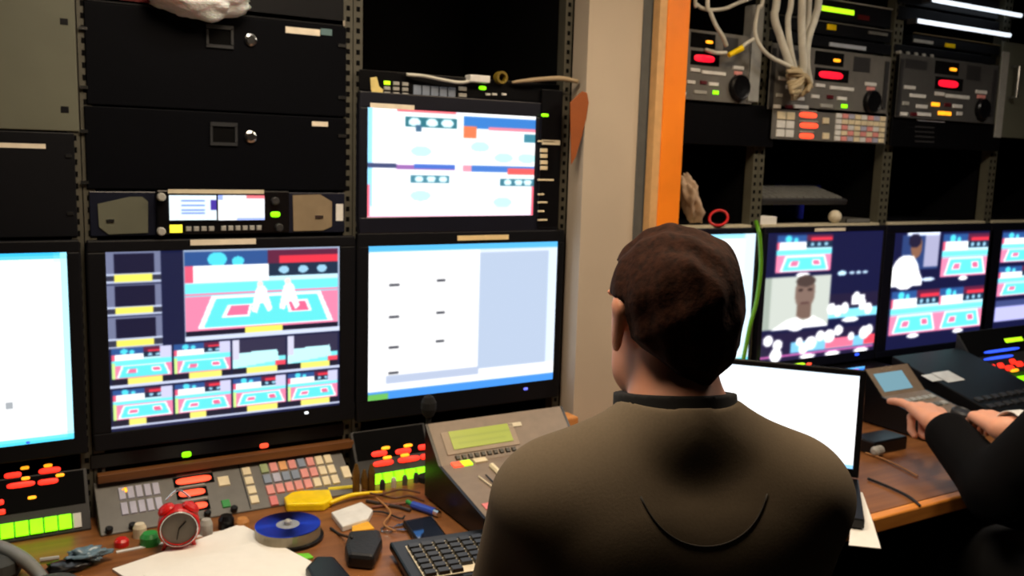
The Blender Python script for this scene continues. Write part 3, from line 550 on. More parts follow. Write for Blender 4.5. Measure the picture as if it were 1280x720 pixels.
# ================================================================== hanging cables
def cable(pts, r, m, label, group=None, name='cable'):
    P = [wp(x, y, n) for x, y, n in pts]
    if pts[0][1] < -10: P = [np.array([P[0][0]+.02, -.06, CEIL-.001])]+P
    return one(name, MB().tube(P, r, 10), m, label, 'cable', group, smooth=True)
CB = 'white cables hanging over the racks'
for k, (pts, r, lb) in enumerate((
    ([(972, -12, .08), (968, 20, .08), (975, 45, .08), (985, 75, .085), (992, 100, .08)], .0105, 'leftmost thick white cable of the hanging bundle'),
    ([(990, -12, .09), (985, 25, .09), (988, 60, .09), (995, 90, .08), (1005, 112, .07)], .008, 'thin white cable just right of the leftmost one in the bundle'),
    ([(1003, -12, .1), (1002, 25, .1), (1003, 60, .1), (1004, 85, .09), (998, 118, .07)], .0105, 'middle white cable of the hanging bundle'),
    ([(1024, -12, .09), (1020, 18, .09), (1010, 50, .09), (1008, 80, .085), (1012, 104, .075)], .0105, 'rightmost white cable of the hanging bundle'),
    ([(1012, -12, .08), (1010, 25, .08), (1004, 60, .08), (1000, 95, .08)], .008, 'white cable behind the rightmost one of the bundle'),
    ([(955, -12, .07), (948, 10, .07), (944, 40, .07), (952, 60, .08), (965, 72, .08), (985, 82, .09), (1000, 92, .09)], .0055, 'thin white cable curving in from the upper left to the knot'),
    ([(885, -12, .07), (888, 14, .07), (895, 32, .07), (903, 45, .07), (908, 57, .06)], .0055, 'short pale cable hanging in front of the hidden tape deck'),
    ([(870, -14, .06), (872, 6, .06), (885, 12, .06), (905, 11, .06), (922, 4, .06), (945, -6, .06), (952, -20, .06)], .005, 'pale cable crossing below the top edge right of the orange post'),
    ([(942, 49, .07), (932, 55, .07), (926, 61, .07)], .005, 'short pale lead with a yellow plug'))):
    cable(pts, r, CABW, lb, CB)
one('plug', MB().tube([wp(928, 60, .075), wp(911, 69, .07)], [.008, .0065], 8, smooth=False), YELP, 'yellow plug hanging in front of the hidden tape deck', 'plug')
kn = MB()
for k in range(9):
    a = k*.7; pts = [wp(995+12*math.cos(a+j*1.3)+j*2, 92+j*6+8*math.sin(a+j), .085+.015*math.sin(a*2+j)) for j in range(5)]
    kn.tube(pts, .006, 8)
one('cable_knot', kn, mat('beige_cable', (175, 158, 125), .6), 'tangled beige knot at the foot of the hanging white cables', 'cable knot', smooth=True)
u0, v0, u1, v1 = FR.rect(937, 6, 951, 128, .03); one('conduit', MB().fb(FR, u0, v0, u1, v1, .0, .035), mat('pale_conduit', (150, 152, 150), .5), 'upright pale grey conduit left of the hanging white cables', 'conduit', bevel=.004)
cable([(945, 277, .006), (948, 287, .03), (950, 300, .035), (951, 335, .035), (946, 375, .035), (938, 405, .035), (933, 430, .03), (928, 455, .028)], .006, CABG, 'green cable hanging down beside the seated man\'s head')
one('cable', MB().tube([wp(908, 66, .066), wp(895, 66, .06), (wp(882, 62, .032))], .005), CABW, 'stub of white cable across the hidden tape deck', 'cable', smooth=True)

# ================================================================== desk
DZ = .70
WD = wood('desk_laminate', (112, 68, 34), (142, 92, 50), 4, .4); WE = wood('desk_edging', (205, 125, 50), (235, 155, 70), 5, .35)
t = thing('desk', 'long brown desk with orange wooden edge running along all the racks', 'desk', (1.4, -.35, 0))
MB().box(-.6, 3.6, -.68, .0, DZ-.03, DZ).build('desktop', WD, t)
MB().box(-.6, 3.6, -.705, -.68, DZ-.035, DZ).build('front_edge', WE, t, bevel=.004)
for x in (-.5, .9, 2.2, 3.5): MB().box(x, x+.04, -.62, -.02, 0, DZ-.03).build('support', DARK, t)
MB().box(-.6, 3.6, -.04, -.01, .05, DZ-.03).build('back_panel', VOID, t)
def dxy(x, y, z=DZ): p = atZ(x, y, z); return p[0], p[1]

# brown ledge behind the consoles
one('ledge', MB().box(.17, .69, -.02, -.001, .772, .79), wood('ledge_wood', (92, 56, 26), (120, 74, 36), 5, .5), 'narrow brown ledge above the grey switcher panel', 'ledge', bevel=.002)
t2 = plate('black_plinth', 'black strip with a green and a red lamp under the many-picture monitor', 'panel', 112, 549, 430, 566, GLOSS, 0)
lamp(FR, 233, 568, GREEN, t2, 12, 7); lamp(FR, 330, 557, CORAL, t2, 11, 6)

# --- grey switcher panel
SW = Frame((0, -.105, DZ+.004), V=(0, .105, .066)); L = .124
def wedge(F, u0, u1, Lv, name, m, t, zb=DZ, yb=None):
    a = F.pt(u0, 0); b = F.pt(u0, Lv); yb = b[1] if yb is None else yb
    P = [a, b, (b[0], yb, zb), (a[0], a[1], zb)]; P = [np.array(p) for p in P]
    return MB().prism(P, np.array([0, 0, 0]), np.array([u1-u0, 0, 0])).build(name, m, t, bevel=.0015)
u0 = SW.px(122, 640)[0]; um = SW.px(306, 610)[0]; u1 = SW.px(440, 600)[0]
t = thing('switcher_panel', 'long grey sloping switcher panel with coloured keys behind the red alarm clock', 'control panel', ((u0+u1)/2, -.05, DZ))
wedge(SW, u0, u1, L, 'casing', PANEL, t)
MB().fb(SW, um-.001, .002, um+.001, L-.002, 0, .0006).build('seam', BLACK, t)
for i, j, a, b, c, d in grid(SW, 148, 605, 203, 643, 5, 2, .18): button(SW, a, b, c, d, LILACB, t)
lamp(SW, 154, 613, ORANGE, t, 11, 6)
for x, y, w in ((242, 600, 46), (240, 616, 34), (243, 633, 34)):
    MB().px(SW, x-w/2-3, y-6, x+w/2+3, y+6, 0, .001).build('display_window', VOID, t); lamp(SW, x, y, CORAL, t, w, 8, .001, 'display_light'); pbtn(SW, x-w/2, y-9, x+w/2, y-6.5, LGREY, t)
pbtn(SW, 272, 596, 287, 608, CREAMB, t); pbtn(SW, 277, 625, 288, 635, GREENP, t)
for i, j, a, b, c, d in grid(SW, 306, 583, 320, 632, 1, 4, .18): button(SW, a, b, c, d, CREAMB, t, 'key')
for x, y, m in ((140, 668, RED), (150, 654, LGREY)): pass
cols = ['GPOPTPCC', 'TBTTPPCC', 'PPPPPCCC', 'R.......']
KM = {'G': mat('sage_button', (150, 165, 120), .4), 'P': PINKB, 'O': mat('apricot_button', (225, 165, 110), .4), 'T': TEALB, 'B': LILACB, 'C': CREAMB, 'R': mat('rose_button', (215, 120, 120), .4)}
for i, j, a, b, c, d in grid(SW, 328, 573, 425, 628, 8, 4, .16):
    if cols[j][i] in KM: button(SW, a, b, c, d, KM[cols[j][i]], t, 'key', .004)
pbtn(SW, 427, 583, 438, 598, CREAMB, t, 'key')
for x in (135, 165, 262, 297): 
    u, v = SW.px(x, 655); MB().lathe(SW.pt(u, .006, 0), SW.N, [(.007, 0), (.007, .008), (.005, .01)], 12).build('knob', GLOSS, t)
# --- talkback panels with red readouts and green keys
def talkback(x0, y0, x1, y1, label, reds, oranges, green, ng, F, Lv, white=None, blues=()):
    u0, _, u1, _ = F.rect(x0, y0, x1, y1)
    t = thing('talkback_panel', label, 'talkback panel', ((u0+u1)/2, -.03, DZ), 'talkback panels on the desk')
    wedge(F, u0, u1, Lv, 'casing', DARK, t)
    MB().fb(F, u0+.006, Lv*.42, u1-.006, Lv-.003, 0, .001).build('display_window', VOID, t)
    for x, y, w in reds: lamp(F, x, y, RED, t, w, 7, .001, 'readout')
    for x, y in oranges: lamp(F, x, y, ORANGE, t, 11, 4, .001)
    for x, y, w, h in blues: lamp(F, x, y, BLUEL, t, w, h, .001, 'readout')
    for i, j, a, b, c, d in grid(F, *green, ng, 1, .1): button(F, a, b, c, d, GREEN, t, 'key', .006)
    if white: pbtn(F, *white, WHITEP, t, 'key')
    return t
TB = Frame((0, -.062, DZ+.004), V=(0, .055, .10))
talkback(-160, 575, 112, 690, 'talkback panel with red readouts at the left picture edge', [(16, 594, 22), (26, 606, 36), (62, 588, 28), (60, 602, 26), (-20, 600, 30), (-20, 612, 30), (0, 628, 10), (2, 640, 10)], [(31, 585), (60, 582), (32, 598), (75, 594), (40, 622)], (-20, 649, 91, 670), 6, TB, .115, (91, 641, 102, 660))
talkback(444, 545, 540, 612, 'talkback panel with red readouts left of the sloping console with a lime display', [(474, 567, 20), (479, 579, 26), (504, 564, 20), (511, 574, 28), (528, 559, 11), (530, 571, 9)], [(482, 560), (484, 572), (510, 557), (506, 569)], (463, 587, 535, 606), 5, TB, .115)
# tangle of brown connectors between panels
for k in range(6):
    x, y = dxy(450+k*14, 618-k*3); one('connector', MB().lathe((x, y, DZ), (0, 0, 1), [(.006, 0), (.006, .016), (.004, .022), (.002, .022)], 10), (CREAM, RAIL, DARK)[k % 3], 'small connector standing in front of the middle talkback panel', 'connector', 'small connectors in front of the middle talkback panel')
for k, (x, y, h) in enumerate(((446, 560, .035), (455, 552, .045), (436, 548, .05))):
    p = atY(x, y, -.075); one('jack_plug', MB().lathe((p[0]+.002, -.115-.0*k, DZ), (0, 0, 1), [(.008, 0), (.008, h), (.005, h+.012), (.003, h+.02)], 10), mat('brass_brown', (120, 88, 40), .4, .5), 'brownish plug standing between the switcher panel and the talkback panel', 'plug', 'brownish plugs beside the switcher panel')

# --- sloping console with lime display (in front of the man)
def console(x0, x1, label, prof, lcd, lcdm, extra):
    """prof: (y, z) outline of the side, first three points give the sloped top"""
    t = thing('replay_console', label, 'console', ((x0+x1)/2, prof[0][1] if False else (prof[0][0]+prof[2][0])/2, DZ))
    P = [np.array([x0, y, z]) for y, z in prof]
    MB().prism(P, np.array([0., 0, 0]), np.array([.006, 0, 0])).build('side_cheek', GLOSS, t)
    MB().prism(P, np.array([x1-x0-.006, 0, 0]), np.array([x1-x0, 0, 0])).build('side_cheek', GLOSS, t)
    Q = [p.copy() for p in P]
    MB().prism(Q, np.array([.0065, 0, 0]), np.array([x1-x0-.0065, 0, 0])).build('casing', mat('taupe_metal', (128, 112, 96), .45), t)
    return t
prof = [(-.186, .860), (-.255, .790), (-.45, .750), (-.45, DZ+.006), (-.19, DZ+.006)]
t = console(.785, 1.13, 'sloping console with a lime display left of the seated man', prof, None, None, None)
for xx in (.80, 1.10):
    for yy in (-.42, -.21): MB().lathe((xx+.01, yy, DZ), (0, 0, 1), [(.008, 0), (.008, .006)], 10).build('rubber_foot', VOID, t)
C1 = Frame((.785, -.255, .790), V=(0, .069, .070)); C2 = Frame((.785, -.45, .750), V=(0, .195, .040))
MB().px(C1, 553, 534, 648, 563, 0, .002, 0).build('display_frame', mat('taupe_light', (150, 132, 112), .45), t, bevel=.001)
p = Pic(48, 12, (172, 178, 30)); p.rect(0, .3, 1, .42, (150, 158, 20)); p.rect(.1, .65, .9, .75, (155, 162, 22)); p.soft()
u0, v0, u1, v1 = C1.rect(562, 534, 640, 557, .003); display(p, C1, u0, v0, u1, v1, .0035, t, .9, 'display')
for i, j, a, b, c, d in grid(C1, 566, 563, 648, 571, 10, 1, .3): button(C1, a, b, c, d, mat('dark_key', (40, 36, 20), .4), t, 'key', .004)
for x, y, w, m in ((572, 580, 14, CORAL), (583, 578, 14, LIME), (600, 574, 18, CREAMB)): MB().px(C2, x-w/2, y-3, x+w/2, y+3, 0, .003).build('key', m, t)
def bar(F, p, q, w, m, nm, h=.006):
    a = F.pt(*F.px(*p, 0), h/2); b = F.pt(*F.px(*q, 0), h/2); MB().tube([a, b], w, 6, smooth=False).build(nm, m, t)
bar(C2, (598, 597), (618, 612), .0015, CREAMB, 'slider'); bar(C2, (607, 595), (624, 612), .0015, GLOSS, 'slider'); bar(C2, (614, 583), (626, 595), .006, CREAMB, 'lever')
MB().px(C2, 604, 628, 616, 636, 0, .002).build('key', mat('rose_button', (215, 120, 120), .4), t)
MB().px(C1, 636, 528, 652, 533, 0, .002).build('label_strip', CREAM, t)
# lamp/plug on the right of the console
mx = atY(536, 500, -.10); mh = mx[2]+.012-DZ
one('microphone', MB().lathe((mx[0], -.10, DZ), (0, 0, 1), [(.022, 0), (.022, .012), (.006, .016), (.006, mh-.052), (.012, mh-.047), (.017, mh-.032), (.017, mh-.017), (.011, mh-.005), (.003, mh)], 16), mat('foam_black', (12, 12, 13), .95), 'black foam-topped microphone standing in front of the desktop monitor', 'microphone', smooth=False)
x, y = 1.2, -.1
one('wooden_block', MB().box(1.16, 1.225, -.12, -.07, DZ, DZ+.105), wood('block_wood', (190, 120, 60), (215, 150, 85), 5, .5), 'orange brown block by the wall panel behind the console with lime display', 'block', bevel=.004)

# ================================================================== things on the desk, left
x, y = dxy(225, 688); CK = np.array([x, y+.005, DZ])
t = thing('alarm_clock', 'red twin-bell alarm clock standing in front of the switcher panel', 'clock', CK)
dirn = np.array([CAM[0]-x, CAM[1]-y, 0]); dirn /= np.linalg.norm(dirn); side = np.cross((0, 0, 1), dirn); cc = CK+np.array([0, 0, .046])
R0 = .036
MB().lathe(cc-dirn*.016, dirn, [(R0*.8, 0), (R0, .004), (R0, .03), (R0*.92, .034), (R0*.84, .033), (R0*.84, .028)], 32).build('case', REDP, t)
MB().lathe(cc+dirn*.0125, dirn, [(R0*.83, 0), (R0*.83, .001)], 32).build('dial', mat('dial_grey', (105, 98, 88), .5), t)
h1 = MB(); h1.tube([cc+dirn*.016, cc+dirn*.016+side*.012+np.array([0, 0, .012])], .0012, 6, smooth=False); h1.tube([cc+dirn*.017, cc+dirn*.017-side*.004+np.array([0, 0, -.02])], .0009, 6, smooth=False); h1.build('hands', VOID, t)
MB().tube([cc+dirn*.0185+(side*math.cos(q)+np.array([0, 0, 1.])*math.sin(q))*R0*.88 for q in np.linspace(0, 2*PI, 33)], .0014, 6, smooth=False).build('chrome_ring', CHROME, t)
for s in (-1, 1):
    ax = side*s*.55+np.array([0, 0, .83]); MB().lathe(cc+ax*.034, ax, [(.003, -.004), (.003, .002), (.016, .003), (.0145, .008), (.009, .012), (.002, .0135)], 20).build('bell', REDP, t, smooth=False)
    a = cc+side*s*.02-np.array([0, 0, .028]); MB().tube([a, CK+side*s*.028+np.array([0, 0, .002])], [.005, .003], 8, smooth=False).build('leg', REDP, t)
MB().tube([cc+side*.02+np.array([0, 0, .05]), cc+np.array([0, 0, .066]), cc-side*.02+np.array([0, 0, .05])], .0018, 8).build('handle', CHROME, t)

def knobthing(px, py, r, h, m, name, label, cat):
    x, y = dxy(px, py); return one(name, MB().lathe((x, y, DZ), (0, 0, 1), [(r, 0), (r, h*.7), (r*.7, h), (r*.2, h)], 18), m, label, cat)
knobthing(152, 682, .013, .014, REDP, 'push_button', 'small red push button left of the alarm clock', 'button')
knobthing(188, 680, .018, .022, GREENP, 'bottle_cap', 'green cap just left of the alarm clock', 'cap')
knobthing(175, 671, .012, .026, CREAM, 'marker_cap', 'cream cap behind the green one', 'cap')
knobthing(283, 660, .015, .026, GLOSS, 'film_pot', 'black pot right of the alarm clock', 'pot')
knobthing(258, 668, .012, .03, LGREY, 'small_jar', 'grey jar touching the right side of the alarm clock', 'jar')
knobthing(303, 660, .013, .02, mat('amber_plastic', (190, 130, 70), .4), 'amber_pot', 'amber pot at the corner of the papers', 'pot')
s = MB(); a = np.array([*dxy(146, 692), DZ]); b = np.array([*dxy(300, 662), DZ]); d = (b-a)/np.linalg.norm(b-a); nn = np.array([-d[1], d[0], 0])
one('plastic_rule', MB().prism([a, b, b+nn*.008, a+nn*.008], np.array([0, 0, 0.]), np.array([0, 0, .002])), WHITEP, 'thin white strip lying in front of the red alarm clock', 'strip')
# papers
def sheet(corner, ang, w, h, z, th, label, m=PAPER, name='paper_sheet', grp=None, curl=0.0, lines=True):
    d = np.array([math.cos(ang), math.sin(ang), 0]); e = np.array([math.sin(ang), -math.cos(ang), 0]); c = np.array([*corner, z])
    n = 12; M = MB(); V = []; 
    for k in range(2):
        for i in range(n+1):
            for j in range(n+1):
                f, g = i/n, j/n; zz = curl*(f*f*(1-g)); V.append(c+d*w*f+e*h*g+np.array([0, 0, zz+th*k]))
    N = (n+1)**2; fs = []
    for i in range(n):
        for j in range(n):
            q = i*(n+1)+j; fs.append((q, q+1, q+n+2, q+n+1)); fs.append((N+q, N+q+n+1, N+q+n+2, N+q+1))
    for i in range(n):
        for (p, q) in ((i*(n+1), (i+1)*(n+1)), (i*(n+1)+n, (i+1)*(n+1)+n), (i, i+1), (n*(n+1)+i, n*(n+1)+i+1)): fs.append((p, q, N+q, N+p))
    M.add(V, fs); return one(name, M, m, label, 'paper', grp)
sheet((.165, -.262), math.radians(19), .25, .29, DZ+.0005, .004, 'white stack of papers nearest the red alarm clock', curl=.006)
sheet((.205, -.325), math.radians(13), .20, .25, DZ+.0125, .001, 'top white sheet overlapping the stack at the bottom edge of the picture')
# spindle of discs
x, y = dxy(372, 688); SPN = np.array([x, y+.06, DZ])
t = thing('disc_spindle', 'grey stack of discs on a spindle under the blue disc', 'disc spindle', SPN)
MB().lathe(SPN, (0, 0, 1), [(.066, 0), (.066, .006), (.0605, .007)], 40).build('base', GLOSS, t)
MB().lathe(SPN, (0, 0, 1), [(.06, .007), (.06, .026)], 40).build('disc_pile', mat('disc_edges', (150, 140, 120), .3, .3), t, kind='stuff')
MB().lathe(SPN, (0, 0, 1), [(.0072, .02), (.0072, .034), (.004, .037)], 16).build('spindle', LGREY, t)
m = bpy.data.materials.new('disc_blue'); m.use_nodes = True; nt = m.node_tree; b = nt.nodes['Principled BSDF']; b.inputs['Base Color'].default_value = (.02, .07, .75, 1); b.inputs['Metallic'].default_value = 1; b.inputs['Roughness'].default_value = .28; b.inputs['Anisotropic'].default_value = .9
tg = nt.nodes.new('ShaderNodeTangent'); tg.direction_type = 'RADIAL'; tg.axis = 'Z'; nt.links.new(tg.outputs['Tangent'], b.inputs['Tangent'])
t = thing('optical_disc', 'shiny blue disc on top of the spindle beside the papers', 'disc', SPN+np.array([0, 0, .0265]))
D0 = SPN+np.array([0, 0, .0265])
def ring(r0, r1, z0, z1, k=48):
    M = MB(); V = []
    for j in range(k):
        c, s_ = math.cos(2*PI*j/k), math.sin(2*PI*j/k)
        for r, z in ((r0, z0), (r1, z0), (r1, z1), (r0, z1)): V.append(D0+np.array([c*r, s_*r, z]))
    fs = []
    for j in range(k):
        a = 4*j; b2 = 4*((j+1) % k)
        for q in range(4): fs.append((a+q, a+(q+1) % 4, b2+(q+1) % 4, b2+q))
    return M.add(V, fs)
ring(.0215, .06, 0, .0012).build('recorded_area', m, t); ring(.0075, .0215, 0, .0012).build('hub_ring', mat('hub_clear', (150, 155, 165), .2), t)
# yellow wrapper, card, phone, pouch...
def at3(x, y, z=DZ): return np.array([*dxy(x, y, z), z])
def slab(pts, z0, h, name, m, label, cat, bevel=.002, group=None, **kw):
    P = [at3(x, y, z0+h) for x, y in pts]; P = [p-np.array([0, 0, h]) for p in P]
    return one(name, MB().prism(P, np.array([0, 0, 0.]), np.array([0, 0, h])), m, label, cat, group, bevel=bevel, **kw)
slab([(355, 621), (366, 613), (412, 611), (416, 622), (405, 629), (358, 630)], DZ, .018, 'yellow_packet', YELP, 'shiny yellow packet lying behind the blue disc', 'packet', .004)
one('yellow_pen', MB().tube([at3(410, 612, DZ+.012), at3(466, 606, DZ+.012)], [.005, .0045], 8, smooth=False), mat('pale_yellow', (245, 225, 70), .3), 'pale yellow pen pointing right from the yellow packet', 'pen')
one('yellow_strap', MB().tube([at3(412, 629, DZ+.01), at3(440, 619, DZ+.012), at3(478, 615, DZ+.01)], [.0045, .005, .003], 8), YELP, 'yellow strap in front of the pale yellow pen', 'strap', smooth=True)
slab([(414, 640), (452, 627), (466, 637), (460, 648), (428, 658)], DZ, .012, 'white_card', WHITEP, 'small white box right of the blue disc', 'box', .002)
slab([(440, 655), (460, 651), (468, 660), (440, 664)], DZ, .006, 'yellow_note', mat('yellow_orange', (235, 175, 40), .5), 'orange yellow note behind the black pouch', 'note', .001)
slab([(431, 680), (436, 662), (475, 660), (478, 672), (467, 695), (434, 692)], DZ, .028, 'black_pouch', mat('black_leather', (18, 18, 20), .5, bump=.4, scale=120), 'black leather pouch in the middle of the desk clutter', 'pouch', .008)
x, y = dxy(531, 668)
ph = [(503, 650), (540, 643), (565, 676), (526, 684)]
P = [at3(px_, py_, DZ+.012) for px_, py_ in ph]; t = thing('mobile_phone', 'black touchscreen phone in front of the sloping console', 'phone', (x, y, DZ))
MB().prism([p-np.array([0, 0, .012]) for p in P], np.array([0, 0, 0.]), np.array([0, 0, .0115])).build('body', GLOSS, t, bevel=.004)
cP = sum(P)/4; Q = [cP+(p-cP)*.82 for p in P]; MB().prism(Q, np.array([0, 0, -.0004]), np.array([0, 0, .0002])).build('glass', mat('phone_glass', (28, 34, 50), .05, coat=1.0), t)
a = P[3]*.8+P[2]*.2; b_ = P[3]*.2+P[2]*.8; MB().tube([a+np.array([0, .002, 0]), b_+np.array([0, .002, 0])], .0022, 8, smooth=False).build('chrome_edge', CHROME, t)
x, y = dxy(530, 636); lg = thing('lighter', 'blue lighter lying beside the black phone', 'lighter', (x, y, DZ))
MB().tube([at3(516, 631, DZ+.008), at3(543, 640, DZ+.008)], .008, 10, smooth=False).build('body', mat('blue_plastic', (50, 80, 190), .25), lg); MB().tube([at3(543.3, 640.1, DZ+.008), at3(549, 642.5, DZ+.008)], .007, 10, smooth=False).build('metal_cap', CHROME, lg)
MB().tube([at3(509, 627, DZ+.009), at3(515, 630.5, DZ+.008)], .005, 8, smooth=False).build('nozzle', GREENP, lg)
one('pen', MB().tube([at3(458, 626, DZ+.004), at3(500, 634, DZ+.004), at3(513, 638, DZ+.004)], .0035, 8, smooth=False), mat('dark_pen', (60, 50, 46), .4), 'dark pen lying toward the blue lighter', 'pen')
one('pen', MB().tube([at3(465, 634, DZ+.004), at3(508, 629, DZ+.004)], .003, 8, smooth=False), mat('brown_pen', (120, 70, 50), .4), 'brownish pen crossing the dark one', 'pen')
k0 = MB(); c = at3(484, 662, DZ+.003); k0.tube([c+np.array([.012*math.cos(a), .012*math.sin(a), 0]) for a in np.linspace(0, 2*PI, 14)], .0015, 6)
t = thing('keys', 'small bunch of keys on a ring right of the black pouch', 'keys', (c[0], c[1], DZ)); k0.build('key_ring', CHROME, t)
for an in (-.5, .3):
    d = np.array([math.cos(an), math.sin(an), 0]); e = np.array([-d[1], d[0], 0]); q = c+d*.014
    MB().prism([q, q+d*.02+e*.006, q+d*.02-e*.006], np.array([0, 0, -.001]), np.array([0, 0, .001])).prism([q+d*.018+e*.003, q+d*.045+e*.003, q+d*.045-e*.003, q+d*.018-e*.003], np.array([0, 0, -.001]), np.array([0, 0, .001])).build('key', CHROME, t)
slab([(382, 708), (395, 694), (418, 694), (440, 720), (440, 745), (402, 745)], DZ, .02, 'remote_control', GLOSS, 'black handset cut off by the bottom edge, below the black pouch', 'handset', .006)
slab([(363, 692), (386, 691), (392, 696), (376, 700)], DZ, .004, 'green_tag', mat('green_card', (110, 200, 40), .5), 'small bright green tag beside the black handset', 'tag', .001)
slab([(372, 712), (384, 709), (392, 722), (378, 728)], DZ, .003, 'paper_scrap', PAPER, 'white paper scrap left of the black handset', 'scrap', .0005)
one('cable', MB().tube([at3(413, 660, DZ+.004), at3(425, 668, DZ+.004), at3(440, 672, DZ+.03)], .0025, 6), CABK, 'short black cord between the spindle and the pouch', 'cable', smooth=True)
for k, pts in enumerate(([(462, 612), (490, 622), (512, 620), (530, 626)], [(455, 640), (478, 640), (500, 648), (506, 645)], [(470, 622), (488, 640), (480, 655), (494, 664)], [(440, 606), (470, 618), (500, 612), (525, 616)])):
    one('cable', MB().tube([at3(a, b, DZ+.003+.003*k) for a, b in pts], .002, 6), (mat('brown_cable', (96, 60, 44), .5), CABK, mat('tan_cable', (170, 120, 70), .5), mat('brown_cable', (96, 60, 44), .5))[k],
        ('brown wire looping in front of the middle talkback panel', 'black wire running up to the phone', 'tan wire curling past the keys', 'brown wire nearest the green talkback keys')[k], 'cable', smooth=True)
# computer keyboard
x, y = dxy(546, 700); KB = Frame((.6, -.57, DZ+.012), V=(math.sin(-.12)*-1, math.cos(.12), .06), U=(math.cos(.12), math.sin(.12)*-1, 0))
kb0 = at3(487, 697); ang = math.atan2(dxy(600, 680)[1]-kb0[1], dxy(600, 680)[0]-kb0[0]); U = np.array([math.cos(ang), math.sin(ang), 0]); Vv = np.array([-math.sin(ang), math.cos(ang), .07])
KB = Frame(kb0-np.array([-math.sin(ang), math.cos(ang), 0])*.15+np.array([0, 0, .006]), V=Vv, U=U)
t = thing('computer_keyboard', 'black computer keyboard with pale gaps at the bottom edge left of the man', 'keyboard', kb0+U*.2-np.array([0, .07, 0]))
MB().fb(KB, 0, 0, .42, .155, -.004, .012).build('casing', GLOSS, t, bevel=.004); MB().fb(KB, .022, .012, .405, .128, .012, .0135).build('key_bed', CREAM, t)
for j in range(6):
    for i in range(16):
        if (i, j) in ((3, 0), (4, 0), (5, 0), (6, 0)): continue
        button(KB, .024+i*.0238, .014+j*.019, .024+i*.0238+.0205, .014+j*.019+.0145, mat('key_black', (26, 25, 24), .35), t, 'key', .007, .0135)
for vv in (.01, .13): MB().fb(KB, .03, vv, .39, vv+.01, -.006-(0 if vv < .05 else .008), -.004).build('foot', VOID, t)
# bottom left corner: headset and crumpled wrapper
c = at3(20, 712); t = thing('headset', 'grey headset lying at the bottom left corner', 'headset', c)
MB().tube([at3(-30, 676, DZ+.02), at3(0, 684, DZ+.035), at3(30, 700, DZ+.03), at3(52, 722, DZ+.012), at3(60, 740, DZ+.012)], [.009, .012, .012, .01, .01], 10).build('headband', mat('grey_vinyl', (120, 122, 118), .5), t, smooth=True)
MB().lathe(at3(-5, 720, DZ), (0, 0, 1), [(.035, 0), (.04, .01), (.038, .028), (.02, .034)], 24).build('ear_cushion', mat('grey_foam', (52, 54, 52), .8), t)
MB().lathe(at3(66, 745, DZ), (0, 0, 1), [(.035, 0), (.04, .01), (.038, .022), (.02, .026)], 24).build('ear_cushion', mat('grey_foam', (52, 54, 52), .8), t)
crumple('wrapper', tuple(at3(108, 706)), (.037, .022, .014), mat('blue_grey_film', (96, 120, 135), .3), 'crumpled blue grey wrapper in front of the left talkback panel', 'wrapper', 5, 4, .6)
crumple('black_bag', tuple(at3(88, 712)), (.035, .024, .010), mat('black_film', (14, 15, 18), .3), 'small black pouch beside the blue grey wrapper', 'pouch', 6, 3, .4)
one('pen', MB().tube([at3(50, 700, DZ+.006), at3(74, 697, DZ+.006)], .004, 8, smooth=False), LGREY, 'short grey pen left of the blue grey wrapper', 'pen')

# ================================================================== laptop, paper, right desk
hr = at3(1072, 612); dd = np.array([-.665, .747, 0]); dd /= np.linalg.norm(dd); nf = np.array([-dd[1], dd[0], 0])*1.0
if nf@(np.array([CAM[0], CAM[1], 0])-hr*np.array([1, 1, 0])) < 0: nf = -nf
hinge = hr+np.array([0, 0, .026]); up_l = np.array([0, 0, 1.])*math.cos(.12)-nf*math.sin(.12)
t = thing('laptop', 'open laptop with a white screen between the two seated people', 'laptop', hr+dd*.18+nf*.1)
U = -dd; LF = Frame(hinge+dd*.37, V=up_l, U=U)
if LF.N@nf < 0: U = dd; LF = Frame(hinge, V=up_l, U=dd)
LW, LH = .37, .245
lid = MB().fb(LF, 0, 0, LW, LH, -.008, 0).build('lid', GLOSS, t, bevel=.003)
p = Pic(40, 26, (255, 255, 255)); p.rect(0, .0, 1, .02, (225, 240, 255)); p.rect(0, .97, 1, 1, (120, 190, 240)); p.soft()
display(p, LF, .014, .02, LW-.014, LH-.014, .0008, lid, 1.4)
BF = Frame(LF.pt(0, 0, 0)-np.array([0, 0, .02]), V=-nf, U=LF.U)
q = [BF.pt(0, 0), BF.pt(LW, 0), BF.pt(LW, -.25), BF.pt(0, -.25)]
MB().prism(q, np.array([0, 0, -.001]), np.array([0, 0, .019])).build('base', GLOSS, t, bevel=.003)
BF2 = Frame(LF.pt(0, 0, 0)-np.array([0, 0, .001]), V=-nf, U=LF.U)
for j in range(5):
    for i in range(13): MB().fb(BF2, .02+i*.0255, -.04-j*.021-.017, .02+i*.0255+.021, -.04-j*.021, 0, .002).build('key', mat('key_black', (26, 25, 24), .35), t)
# folded paper hanging over the desk edge
P = [at3(1064, 614, DZ+.0015), at3(1078, 616, DZ+.0015), at3(1092, 655, DZ+.0015), at3(1101, 686, DZ-.002), at3(1061, 682, DZ-.002), at3(1064, 650, DZ+.0015)]
one('folded_paper', MB().prism(P, np.array([0, 0, 0.]), np.array([0, 0, .0012])), PAPER, 'white folded sheet sticking out over the desk edge beside the laptop', 'paper')
